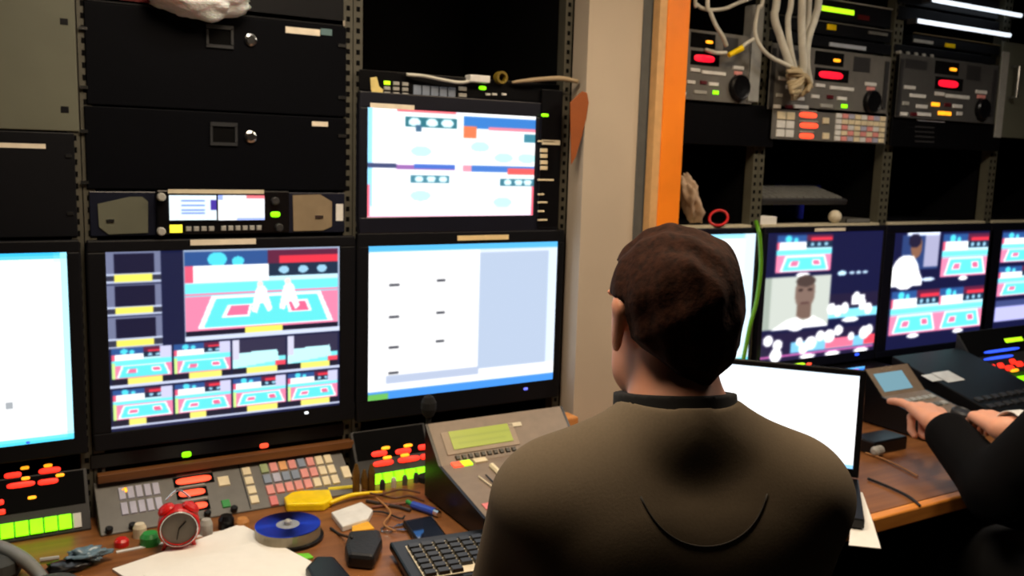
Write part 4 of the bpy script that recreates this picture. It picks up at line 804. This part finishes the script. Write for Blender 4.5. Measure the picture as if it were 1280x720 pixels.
# black cord on right desk part
one('cable', MB().tube([at3(1085, 598, DZ+.004), at3(1110, 608, DZ+.004), at3(1135, 620, DZ+.004), at3(1150, 632, DZ+.003)], .003, 8), CABK, 'black cord crossing the brown desk right of the laptop', 'cable', smooth=True)
one('cable', MB().tube([at3(1082, 566, DZ+.004), at3(1100, 572, DZ+.004), at3(1125, 583, DZ+.004), at3(1147, 595, DZ+.003)], .0022, 8), mat('tan_cable', (170, 120, 70), .5), 'thin tan wire on the brown desk behind the black cord', 'cable', smooth=True)
one('power_plug', MB().lathe(at3(1092, 565, DZ+.014), (1, .1, 0), [(.006, 0), (.013, .006), (.013, .03), (.008, .036)], 12), LGREY, 'pale plug on the desk just right of the laptop', 'plug')
one('power_brick', MB().box(1.92, 2.05, -.43, -.36, DZ, DZ+.035), GLOSS, 'black power brick on the desk left of the black-sleeved arm', 'adaptor', bevel=.004)

# right consoles
prof = [(-.20, .852), (-.265, .788), (-.46, .745), (-.46, DZ+.006), (-.20, DZ+.006)]
xx0 = 2.15
t = console(xx0, xx0+.20, 'grey console with a pale blue display under the left hand of the black-sleeved person', prof, None, None, None)
for xx in (xx0+.02, xx0+.18):
    for yy in (-.43, -.23): MB().lathe((xx, yy, DZ), (0, 0, 1), [(.008, 0), (.008, .006)], 10).build('rubber_foot', VOID, t)
K1 = Frame((xx0, -.265, .788), V=(0, .065, .064)); K2 = Frame((xx0, -.46, .745), V=(0, .195, .043))
p = Pic(24, 10, (130, 175, 190)); u0, v0, u1, v1 = .03, .03, .17, .08; display(p, K1, .025, .012, .15, .072, .001, t, .9, 'display')
for i in range(6): button(K2, .02+i*.028, .15, .04+i*.028, .168, LGREY, t, 'key', .004)
for i in range(6): button(K2, .02+i*.028, .11, .04+i*.028, .128, (GREY, LGREY)[i % 2], t, 'key', .004)
MB().lathe(K2.pt(.15, .05, 0), K2.N, [(.028, 0), (.028, .012), (.022, .016), (.018, .013)], 24).build('jog_dial', DARK, t)
t = thing('control_desk', 'black sloping console with a white sticker behind the hands', 'console', (2.60, -.15, DZ))
x0, x1 = 2.42, 2.76; pf = [(-.09, .845), (-.46, .745), (-.46, DZ), (-.09, DZ)]
MB().prism([np.array([x0, y, z]) for y, z in pf], np.array([0, 0, 0.]), np.array([x1-x0, 0, 0])).build('casing', mat('satin_black', (10, 10, 12), .5, spec=.25), t, bevel=.003)
K3 = Frame((x0, -.46, .745), V=(0, .37, .10))
MB().px(K3, 1172, 463, 1199, 478, 0, .001).build('sticker', WHITEP, t); MB().px(K3, 1157, 467, 1173, 477, 0, .001).build('sticker', WHITEP, t)
for i in range(8): button(K3, .02+i*.04, .05, .045+i*.04, .07, DARK, t, 'key', .004)
for i in range(8): button(K3, .02+i*.04, .09, .045+i*.04, .11, DARK, t, 'key', .004)
TR = Frame((0, -.17, DZ+.06), V=(0, .11, .14))
t = talkback(1222, 425, 1420, 500, 'talkback panel with blue and red readouts at the right picture edge', [(1240, 459, 10), (1251, 457, 8), (1262, 460, 12), (1274, 455, 10), (1288, 453, 14), (1266, 452, 8)], [(1268, 463)], (1238, 471, 1300, 480), 4, TR, .165, None, [(1252, 438, 48, 3.5), (1248, 447, 40, 3.5)])
MB().px(TR, 1256, 422, 1279, 427, 0, .003).build('indicator_light', LIME, t)
one('cup', MB().lathe((2.86, -.30, DZ), (0, 0, 1), [(.02, 0), (.028, .07), (.026, .07), (.018, .004)], 20), LGREY, 'small grey cup in front of the right talkback panel', 'cup')
t = thing('display_strip', 'low black unit with a blue lit display behind the laptop', 'equipment', (2.18, -.06, DZ))
x0 = 1.93; x1 = 2.43; MB().box(x0, x1, -.10, -.005, DZ, DZ+.115).build('casing', GLOSS, t, bevel=.003)
ZF = Frame((0, -.1005, 0)); p = Pic(40, 8, (60, 130, 235)); p.rect(.7, 0, .85, .6, (210, 120, 235)); p.rect(0, 0, 1, .2, (100, 190, 255)); p.soft()
u0, v0, u1, v1 = ZF.rect(1030, 461, 1080, 469); display(p, ZF, u0, v0, u1, v1, .001, t, 1.3, 'display'); lamp(ZF, 998, 457, LIME, t, 16, 6); lamp(ZF, 1011, 455, CORAL, t, 6, 3)

# ================================================================== people (signed-distance bodies)
class Sdf:
    def __init__(s, lo, hi, h):
        s.h = h; s.lo = np.array(lo, float); n = np.ceil((np.array(hi)-s.lo)/h).astype(int)+1; s.n = n
        s.f = np.full(n, 1.0, np.float32)
    def sub(s, lo, hi):
        a = np.clip(np.floor((np.array(lo)-s.lo)/s.h).astype(int), 0, s.n); b = np.clip(np.ceil((np.array(hi)-s.lo)/s.h).astype(int)+1, 0, s.n)
        if (b <= a).any(): return None
        sl = tuple(slice(p, q) for p, q in zip(a, b)); g = [(s.lo[i]+s.h*np.arange(a[i], b[i])).astype(np.float32) for i in range(3)]
        return sl, np.meshgrid(*g, indexing='ij', sparse=True)
    def merge(s, sl, d, k):
        f = s.f[sl]
        if k > 0:
            h = np.clip(.5+.5*(f-d)/k, 0, 1); s.f[sl] = f*(1-h)+d*h-k*h*(1-h)
        else: s.f[sl] = np.minimum(f, d)
    def carve(s, sl, d, k=.004):
        f = s.f[sl]; h = np.clip(.5-.5*(f+d)/k, 0, 1); s.f[sl] = f*(1-h)-d*h+k*h*(1-h)
    def cone(s, a, b, ra, rb, k=.02, inf=0.0, sq=(1, 1, 1), op='add'):
        a = np.array(a, float); b = np.array(b, float); R = max(ra, rb)+inf+k+.03; q = s.sub(np.minimum(a, b)-R, np.maximum(a, b)+R)
        if q is None: return
        sl, (X, Y, Z) = q; d = b-a; L2 = max(d@d, 1e-9); t = np.clip(((X-a[0])*d[0]+(Y-a[1])*d[1]+(Z-a[2])*d[2])/L2, 0, 1)
        dist = np.sqrt(((X-a[0]-t*d[0])/sq[0])**2+((Y-a[1]-t*d[1])/sq[1])**2+((Z-a[2]-t*d[2])/sq[2])**2)*min(sq)-(ra+(rb-ra)*t)*min(sq)-inf
        (s.merge if op == 'add' else s.carve)(sl, dist.astype(np.float32), k)
    def ell(s, c, r, k=.02, inf=0.0, op='add'):
        c = np.array(c, float); r = np.array(r, float)+inf; R = r+k+.03; q = s.sub(c-R, c+R)
        if q is None: return
        sl, (X, Y, Z) = q; p = ((X-c[0])/r[0])**2+((Y-c[1])/r[1])**2+((Z-c[2])/r[2])**2; k0 = np.sqrt(p); k1 = np.sqrt(((X-c[0])/r[0]**2)**2+((Y-c[1])/r[1]**2)**2+((Z-c[2])/r[2]**2)**2)
        d = np.where(k1 > 1e-6, k0*(k0-1)/np.maximum(k1, 1e-6), -r.min()); (s.merge if op == 'add' else s.carve)(sl, d.astype(np.float32), k)
    def clip(s, fn):
        """keep only where fn(X, Y, Z) < 0"""
        X, Y, Z = np.meshgrid(*[(s.lo[i]+s.h*np.arange(s.n[i])).astype(np.float32) for i in range(3)], indexing='ij', sparse=True); s.f = np.maximum(s.f, fn(X, Y, Z)).astype(np.float32)
    def mesh(s):
        f = s.f; f[0] = f[-1] = 1; f[:, 0] = f[:, -1] = 1; f[:, :, 0] = f[:, :, -1] = 1
        neg = f < 0; n = np.array(f.shape)-1
        cnt = np.zeros(n, np.int8); 
        for dx in (0, 1):
            for dy in (0, 1):
                for dz in (0, 1): cnt += neg[dx:dx+n[0], dy:dy+n[1], dz:dz+n[2]]
        act = (cnt > 0) & (cnt < 8); idx = np.argwhere(act); ids = -np.ones(n, np.int64); ids[act] = np.arange(len(idx))
        acc = np.zeros((len(idx), 3)); num = np.zeros(len(idx))
        C = [(0, 0, 0), (1, 0, 0), (0, 1, 0), (1, 1, 0), (0, 0, 1), (1, 0, 1), (0, 1, 1), (1, 1, 1)]
        val = [f[idx[:, 0]+c[0], idx[:, 1]+c[1], idx[:, 2]+c[2]] for c in C]
        for i in range(8):
            for j in range(i+1, 8):
                if sum(abs(C[i][k]-C[j][k]) for k in range(3)) != 1: continue
                a, b = val[i], val[j]; m = (a < 0) != (b < 0); t = np.where(m, a/np.where(m, a-b, 1), 0)[:, None]
                p = np.array(C[i])*(1-t)+np.array(C[j])*t; acc += p*m[:, None]; num += m
        V = s.lo+s.h*(idx+acc/np.maximum(num, 1)[:, None]); F = []
        for ax in range(3):
            o1, o2 = [(1, 2), (2, 0), (0, 1)][ax]; A = neg; sh = [slice(None)]*3; s2 = [slice(None)]*3; sh[ax] = slice(0, -1); s2[ax] = slice(1, None)
            ch = A[tuple(sh)] != A[tuple(s2)]; E_ = np.argwhere(ch); ok = (E_[:, o1] > 0) & (E_[:, o2] > 0) & (E_[:, o1] < n[o1]) & (E_[:, o2] < n[o2]); E_ = E_[ok]
            def g(d1, d2): q = E_.copy(); q[:, o1] -= d1; q[:, o2] -= d2; return ids[q[:, 0], q[:, 1], q[:, 2]]
            q = np.stack([g(0, 0), g(1, 0), g(1, 1), g(0, 1)], 1); inside = A[tuple(sh)][E_[:, 0], E_[:, 1], E_[:, 2]]; q[~inside] = q[~inside][:, ::-1]; F.append(q)
        return V, np.concatenate(F)
def sdf_obj(s, name, m, parent, M, smooth=2, **kw):
    V, F = s.mesh(); me = bpy.data.meshes.new(name); off = np.array(root_loc(parent)); W = V@M[0].T+M[1]-off
    for _ in range(smooth):       # gentle relaxation
        acc = np.zeros_like(W); c = np.zeros(len(W))
        for k in range(4): np.add.at(acc, F[:, k], W[F[:, (k+1) % 4]]+W[F[:, (k+3) % 4]]); np.add.at(c, F[:, k], 2)
        W = W*.5+.5*acc/np.maximum(c, 1)[:, None]
    me.vertices.add(len(W)); me.vertices.foreach_set('co', W.astype(np.float32).ravel()); me.loops.add(F.size); me.loops.foreach_set('vertex_index', F.astype(np.int32).ravel())
    me.polygons.add(len(F)); me.polygons.foreach_set('loop_start', np.arange(0, F.size, 4, dtype=np.int32)); me.update(calc_edges=True); me.validate()
    me.polygons.foreach_set('use_smooth', np.ones(len(me.polygons), bool)); me.materials.append(m)
    o = bpy.data.objects.new(name, me); COL.objects.link(o); o.parent = parent
    for k, v in kw.items(): o[k] = v
    return o

def skin_mat(name, c):
    m = mat(name, c, .55, noise=.06, scale=25); b = m.node_tree.nodes['Principled BSDF']; b.inputs['Subsurface Weight'].default_value = .15; b.inputs['Subsurface Radius'].default_value = (.01, .004, .002); return m

def hand(s, w, d, n, th, curls, spread=.12, sc=1.0, ext=None, thumb=(.5, .2)):
    """w wrist, d direction to the knuckles, n out of the back of the hand, th toward the thumb"""
    d = d/np.linalg.norm(d); n = n-d*(n@d); n /= np.linalg.norm(n); th = np.cross(n, d)*(1 if np.cross(n, d)@th > 0 else -1)
    for i in range(4):
        lat = (1.5-i)*.019*sc; kn_ = w+d*(.088-.004*abs(i-1))*sc+th*lat+n*(.004 if i in (1, 2) else 0)
        s.cone(w+th*lat*.55+d*.005, kn_, .0155*sc, .0115*sc, .012)
        L = [(.042, .026, .021), (.046, .029, .022), (.043, .027, .021), (.034, .021, .019)][i]; ang = 0; q = kn_; dirb = d+th*spread*(1.5-i)*.4; dirb /= np.linalg.norm(dirb)
        for j in range(3):
            ang += curls[i][j]; v = dirb*math.cos(ang)-n*math.sin(ang); q2 = q+v*L[j]*sc; r = (.0092, .0084, .0076, .0068); s.cone(q, q2, r[j]*sc, r[j+1]*sc, .003); q = q2
    a = w+d*.018*sc+th*.018*sc; b = a+(d*.55+th*.6-n*.35)*.05*sc; s.cone(a, b, .015*sc, .0115*sc, .01); v = d*math.cos(thumb[0])+th*math.sin(thumb[0])-n*.2; v /= np.linalg.norm(v); c = b+v*.032*sc; s.cone(b, c, .0105*sc, .0095*sc, .004)
    v2 = v+d*thumb[1]; v2 /= np.linalg.norm(v2); s.cone(c, c+v2*.027*sc, .0095*sc, .0078*sc, .003)

class Person:
    """local space: x right, y forward, z up from the seat"""
    def __init__(s, loc, face, label, arms, hands, head_turn, skin, top, top_name, hairc, trouser, h=.004, baggy=0.0):
        c, q = math.cos(-face), math.sin(-face); s.M = (np.array([[c, -q, 0], [q, c, 0], [0, 0, 1.]]), np.array(loc, float)); s.lo = None
        s.t = thing('person', label, 'person', (loc[0], loc[1], 0)); R = s.M[0]; L = lambda p: (np.array(p)-s.M[1])@R
        arms = [[L(p) for p in a] for a in arms]
        def torso(g, inf=0.0, k=.05):
            g.ell((0, .01, .11), (.165, .13, .12), k, inf); g.ell((0, .02, .26), (.15, .11, .17), k, inf); g.ell((0, .02, .44), (.16, .115, .17), k, inf)
            g.cone((-.14, -.005, .572), (.14, -.005, .572), .058, .058, .05, inf); g.ell((-.08, -.03, .52), (.1, .07, .1), .05, inf); g.ell((.08, -.03, .52), (.1, .07, .1), .05, inf)
            for sg in (-1, 1): g.cone((sg*.14, -.01, .59), (0, -.008, .664), .045, .05, .04, inf)
        def armf(g, inf=0.0, upto=1.0):
            for a in arms:
                g.cone(a[0], a[1], .058, .043, .03, inf); g.cone(a[1], a[1]+(a[2]-a[1])*upto, .043, .043-(.043-.028)*upto, .02, inf)
        def armf2(g, a, inf, upto):
            g.cone(a[0], a[1], .058, .043, .03, inf); g.cone(a[1], a[1]+(a[2]-a[1])*upto, .043, .043-(.043-.028)*upto, .02, inf)
        def neck(g, inf=0.0): g.cone((0, -.005, .60), (0, .03, .735), .062, .055, .03, inf)
        s.legs = []
        def legs(g, inf=0.0):
            for sg in (-1, 1):
                g.cone((sg*.09, .04, .07), (sg*.13, .42, .06), .085, .06, .04, inf); g.cone((sg*.13, .42, .06), (sg*.13, .36, -loc[2]+.1), .058, .04, .03, inf)
        H = np.array([0, .055, .79]); ct, st = math.cos(head_turn), math.sin(head_turn); Rh = np.array([[ct, -st], [st, ct]])
        def hp(x, y, z): w = Rh@np.array([x, y]); return H+np.array([w[0], w[1], z])
        lo = np.array([-.34, -.22, -.02]); hi = np.array([.34, .62, .96])
        for a in arms:
            for p in a: lo = np.minimum(lo, p-.2); hi = np.maximum(hi, p+.2)
        lo[2] = -loc[2]+.0; hi[2] = .96
        g = Sdf(lo, hi, h); torso(g); armf(g); legs(g); neck(g)
        for sg in (-1, 1): g.cone((sg*.13, .34, -loc[2]+.04), (sg*.14, .53, -loc[2]+.035), .035, .03, .02)
        g.ell(hp(0, -.012, .035), (.074, .092, .084), .02); g.ell(hp(0, .03, -.02), (.062, .062, .088), .03); g.cone(hp(-.03, .03, -.075), hp(0, .078, -.1), .03, .02, .025); g.cone(hp(.03, .03, -.075), hp(0, .078, -.1), .03, .02, .025)
        g.cone(hp(0, .09, .005), hp(0, .112, -.03), .008, .012, .012); g.ell(hp(-.012, .1, -.036), (.008, .008, .006), .006); g.ell(hp(.012, .1, -.036), (.008, .008, .006), .006)
        for sg in (-1, 1):
            g.ell(hp(sg*.032, .092, .008), (.016, .012, .01), .008, op='cut'); g.cone(hp(sg*.015, .09, .024), hp(sg*.05, .078, .024), .007, .006, .01)
            g.cone(hp(sg*.079, -.012, .016), hp(sg*.077, -.004, -.03), .019, .011, .006, sq=(.55, 1, 1)); g.ell(hp(sg*.089, -.002, .002), (.005, .009, .016), .004, op='cut')
        g.cone(hp(-.022, .092, -.062), hp(.022, .092, -.062), .006, .006, .006); g.cone(hp(-.018, .1, -.062), hp(.018, .1, -.062), .0015, .0015, .003, op='cut')
        for a, hd in zip(arms, hands): 
            hh = dict(hd); d = (np.array(hh.pop('d')))@R; n = np.array(hh.pop('n'))@R; th = np.array(hh.pop('th'))@R; hand(g, a[2], d, n, th, **hh)
        s.body = sdf_obj(g, 'body', skin, s.t, s.M)
        for sg in (-1, 1):
            e = hp(sg*.032, .08, .008)@R.T+s.M[1]; MB().ell(e, (.0115, .0115, .0115), 14).build('eye', mat('eye_white', (215, 210, 205), .2), s.t, smooth=True)
        # top garment
        from_noise = RNG.rand(3)
        g = Sdf(lo, hi, h); torso(g, .012); allarms = arms
        for a in allarms[::-1]:
            arms = [a]; armf2(g, a, .009+baggy, .93 if not baggy else .80)
            dv = a[2]-a[1]; dv = dv/np.linalg.norm(dv); g.cone(a[2]+dv*.012, a[2]+dv*.08, .05, .055, .004, op='cut')
        def folds(X, Y, Z): return (g.f-.0035*np.sin(38*Z+14*X+6*np.sin(9*X))*np.clip((.5-Z)*3, 0, 1)-.003*np.sin(60*(np.abs(X)-.22)+30*Z)*np.clip(1-np.abs(np.abs(X)-.17)/.09, 0, 1)*np.clip((.58-Z)*6, 0, 1))
        X, Y, Z = np.meshgrid(*[(g.lo[i]+g.h*np.arange(g.n[i])).astype(np.float32) for i in range(3)], indexing='ij', sparse=True); g.f = folds(X, Y, Z).astype(np.float32)
        g.clip(lambda X, Y, Z: .02-Z+0*X); g.cone((0, .012, .735), (0, .08, .90), .082, .09, .006, op='cut')
        s.top = sdf_obj(g, top_name, top, s.t, s.M)
        # inner collar
        g = Sdf((-.12, -.12, .60), (.12, .14, .76), .003); neck(g, .021); g.clip(lambda X, Y, Z: Z-.704+.2*Y+X*0); g.clip(lambda X, Y, Z: .672-Z+X*0+Y*0); s.col = sdf_obj(g, 'collar', mat('black_cotton', (12, 12, 14), .9), s.t, s.M, 1)
        # hair
        g = Sdf(H+np.array([-.13, -.14, -.12]), H+np.array([.13, .14, .15]), .003)
        g.ell(hp(0, -.012, .032), (.084, .103, .090), .01); g.ell(hp(0, -.035, -.02), (.067, .070, .070), .03)
        X, Y, Z = np.meshgrid(*[(g.lo[i]+g.h*np.arange(g.n[i])).astype(np.float32) for i in range(3)], indexing='ij', sparse=True)
        lx = (X-H[0])*ct+(Y-H[1])*st; ly = -(X-H[0])*st+(Y-H[1])*ct; lz = Z-H[2]
        nzv = .0032*np.sin(70*lx+50*ly*np.sin(20*lz)+3)*np.sin(55*ly+40*lz)+.0022*np.sin(140*lx+30*lz)*np.sin(120*ly)
        g.f = g.f+nzv.astype(np.float32)
        cut = np.maximum.reduce([np.broadcast_to(q, g.f.shape) for q in (ly-.045-.6*np.clip(lz-.03, 0, 1)*1.5, )])      # face side
        front = np.minimum(ly-.018, .062-lz); g.f = np.maximum(g.f, np.minimum(ly-.015-.25*np.clip(lz, 0, .1), .07-lz))
        ear = np.minimum(np.minimum(.034-np.abs(ly-.002), .03-lz), np.abs(lx)-.05); g.f = np.maximum(g.f, np.broadcast_to(ear, g.f.shape))
        g.f = np.maximum(g.f, np.broadcast_to(-.068-lz+.85*np.clip(np.abs(lx)-.012, 0, 1), g.f.shape)).astype(np.float32)
        s.hair = sdf_obj(g, 'hair', hairc, s.t, s.M, 1)
        g = Sdf(lo, hi, .006); legs(g, .012); g.ell((0, .01, .1), (.17, .135, .12), .04, .01); g.clip(lambda X, Y, Z: Z-.14+0*X); g.clip(lambda X, Y, Z: -loc[2]+.09-Z+0*X); sdf_obj(g, 'trousers', trouser, s.t, s.M)
        g = Sdf(lo, hi, .006)
        for sg in (-1, 1): g.cone((sg*.13, .32, -loc[2]+.05), (sg*.145, .55, -loc[2]+.04), .05, .04, .02)
        g.clip(lambda X, Y, Z: -loc[2]+.003-Z+0*X)
        sdf_obj(g, 'shoes', GLOSS, s.t, s.M)

def stool(x, y, z, label):
    t = thing('stool', label, 'stool', (x, y, 0), 'stools at the desk')
    MB().lathe((x, y, 0), (0, 0, 1), [(.19, z-.07), (.2, z-.05), (.2, z-.02), (.17, z-.004), (.0, z-.012)], 32).build('seat', mat('black_vinyl', (20, 20, 22), .5), t)
    MB().lathe((x, y, 0), (0, 0, 1), [(.03, .08), (.03, z-.07)], 16).build('column', CHROME, t)
    for k in range(5):
        a = k*2*PI/5+.3; MB().tube([(x, y, .1), (x+.24*math.cos(a), y+.24*math.sin(a), .06)], [.022, .014], 8, smooth=False).build('leg', BLACK, t)
        MB().lathe((x+.24*math.cos(a), y+.24*math.sin(a), .0), (0, 0, 1), [(.018, 0), (.022, .02), (.022, .03), (.012, .045)], 12).build('foot', VOID, t)
# man in the grey sweater
FACE = math.radians(23)
hd = atW(842, 375, 1.165); R2 = np.array([math.cos(FACE), -math.sin(FACE)])     # his right
fwd = np.array([math.sin(FACE), math.cos(FACE)]); base = hd[:2]-fwd*.045; SEAT = 1.341-.912
W3 = lambda r, f, z: np.array([base[0]+R2[0]*r+fwd[0]*f, base[1]+R2[1]*r+fwd[1]*f, z])
skinA = skin_mat('warm_skin', (214, 150, 122))
swt = mat('grey_knit', (112, 100, 84), .95, noise=.05, scale=300, bump=.08, spec=.1)
hairA = mat('brown_hair', (46, 23, 13), .85, noise=.5, scale=110, bump=.7, spec=.15)
man = Person((base[0], base[1], SEAT), FACE, 'seated man in a grey sweater seen from behind, in front of the open laptop',
    [[W3(-.170, -.005, SEAT+.565), W3(-.205, .10, .78), W3(-.10, .30, .745)], [W3(.168, -.005, SEAT+.565), W3(.195, .10, .78), W3(.10, .30, .745)]],
    [dict(d=(fwd[0]+R2[0]*.2, fwd[1]+R2[1]*.2, -.03), n=(0, 0, 1.), th=(R2[0], R2[1], 0), curls=[(.25, .3, .2)]*4), dict(d=(fwd[0]-R2[0]*.2, fwd[1]-R2[1]*.2, -.03), n=(0, 0, 1.), th=(-R2[0], -R2[1], 0), curls=[(.25, .3, .2)]*4)],
    math.radians(11), skinA, swt, 'sweater', hairA, mat('dark_denim', (30, 34, 48), .8))
stool(base[0], base[1], SEAT+.0, 'black round stool under the man in the grey sweater')
# seam of the sweater's yoke laid on its back
dg = man.top.data; off = root_loc(man.top); bv = BVHTree.FromPolygons([v.co+off for v in dg.vertices], [tuple(p.vertices) for p in dg.polygons])
pts = []
for k in range(25):
    a = PI*(.14+.72*k/24); r = .085; lx = .006+math.cos(a)*-r; z = SEAT+.648-math.sin(a)*.098
    o = Vector(W3(lx, -.5, z)); hit = bv.ray_cast(o, Vector((fwd[0], fwd[1], 0)))
    if hit[0] is not None: pts.append(np.array(hit[0])-np.array([fwd[0], fwd[1], 0])*.0005)
if len(pts) > 3: MB().tube(pts, .0013, 6, smooth=False).build('yoke_seam', mat('dark_knit', (52, 48, 44), .9), man.t, label='curved darker seam on the upper back', smooth=True)

# person at the right with black sleeves: only forearms and hands in view
F2_ = math.radians(8); B2 = np.array([2.08, -1.0]); S2 = .46; r2 = np.array([math.cos(F2_), -math.sin(F2_)]); f2 = np.array([math.sin(F2_), math.cos(F2_)])
W4 = lambda r, f, z: np.array([B2[0]+r2[0]*r+f2[0]*f, B2[1]+r2[1]*r+f2[1]*f, z])
wA = atZ(1174, 530, .835); wB = atZ(1256, 537, .868)
skinB = skin_mat('pale_skin', (222, 160, 132))
kA = atZ(1140, 494, .848); kB = atZ(1204, 500, .872)
p2 = Person((B2[0], B2[1], S2), F2_, 'person in a black jacket whose hands work the grey console at the right', 
    [[W4(-.182, 0, S2+.565), np.array([1.83, -.80, .755]), wA], [W4(.182, 0, S2+.565), W4(.30, .16, .84), wB]],
    [dict(d=kA-wA, n=np.array([0, -.25, 1.]), th=np.array([1., -.3, 0]), curls=[(1.0, 1.4, .9), (.95, 1.4, .9), (.85, 1.3, .8), (.1, .15, .1)], spread=.5, thumb=(.3, .2), sc=1.22),
     dict(d=kB-wB, n=np.array([.1, .1, 1.]), th=np.array([-.4, -1., 0]), curls=[(.35, .5, .3), (.6, .7, .4), (.7, .8, .4), (.8, .8, .4)], thumb=(.25, .6), sc=1.1)],
    math.radians(10), skinB, mat('black_cloth', (9, 9, 11), .9, spec=.1), 'jacket', mat('dark_hair', (28, 20, 16), .8, noise=.3, scale=90), mat('black_trouser', (12, 12, 14), .9), h=.0032, baggy=.013)
stool(B2[0], B2[1], S2, 'black round stool under the person in the black jacket')
dW = wB-np.array(W4(.30, .16, .84)); dW /= np.linalg.norm(dW)
MB().lathe(wB-dW*.045, dW, [(.043, 0), (.041, .035), (.039, .035), (.036, .0)], 24).build('shirt_cuff', WHITEP, p2.t, label='white shirt cuff at the right wrist')

# ================================================================== lamps
def ceiling_lamp(x, y, sx, sy, power, col, label):
    t = thing('ceiling_lamp', label, 'lamp', (x, y, CEIL-.05), 'ceiling lamps')
    M = MB(); z0, z1 = CEIL-.06, CEIL-.001
    M.box(x-sx/2-.02, x-sx/2, y-sy/2-.02, y+sy/2+.02, z0, z1).box(x+sx/2, x+sx/2+.02, y-sy/2-.02, y+sy/2+.02, z0, z1).box(x-sx/2, x+sx/2, y-sy/2-.02, y-sy/2, z0, z1).box(x-sx/2, x+sx/2, y+sy/2, y+sy/2+.02, z0, z1).box(x-sx/2, x+sx/2, y-sy/2, y+sy/2, z1-.01, z1)
    M.build('housing', LGREY, t)
    l = bpy.data.lights.new('lamp_light', 'AREA'); l.shape = 'RECTANGLE'; l.size = sx; l.size_y = sy; l.energy = power; l.color = col
    o = bpy.data.objects.new('lamp_light', l); COL.objects.link(o); o.parent = t; o.location = (0, 0, .03)
ceiling_lamp(.5, -.5, .5, .12, 8, (1, .90, .76), 'warm ceiling lamp over the left part of the desk')
ceiling_lamp(.42, -.78, .5, .5, 15, (1, .78, .54), 'warm square ceiling lamp left of the seated man')
ceiling_lamp(1.35, -.85, .3, .3, 11, (1, .76, .50), 'small square ceiling lamp added to brighten the orange post')  # unseen extra lamp, placed to brighten the orange post
ceiling_lamp(2.2, -.9, .5, .12, 14, (1, .88, .74), 'warm ceiling lamp over the right part of the desk')
cd.dof.use_dof = True; cd.dof.focus_distance = .75; cd.dof.aperture_fstop = cd.lens/2.2      # a phone lens slightly out of focus
w = bpy.data.worlds.new('world'); S.world = w; w.use_nodes = True; w.node_tree.nodes['Background'].inputs['Color'].default_value = (.02, .022, .028, 1); w.node_tree.nodes['Background'].inputs['Strength'].default_value = .3
S.view_settings.view_transform = 'Standard'; S.view_settings.look = 'None'; S.view_settings.exposure = 0; S.view_settings.gamma = 1; S.view_settings.use_curve_mapping = False
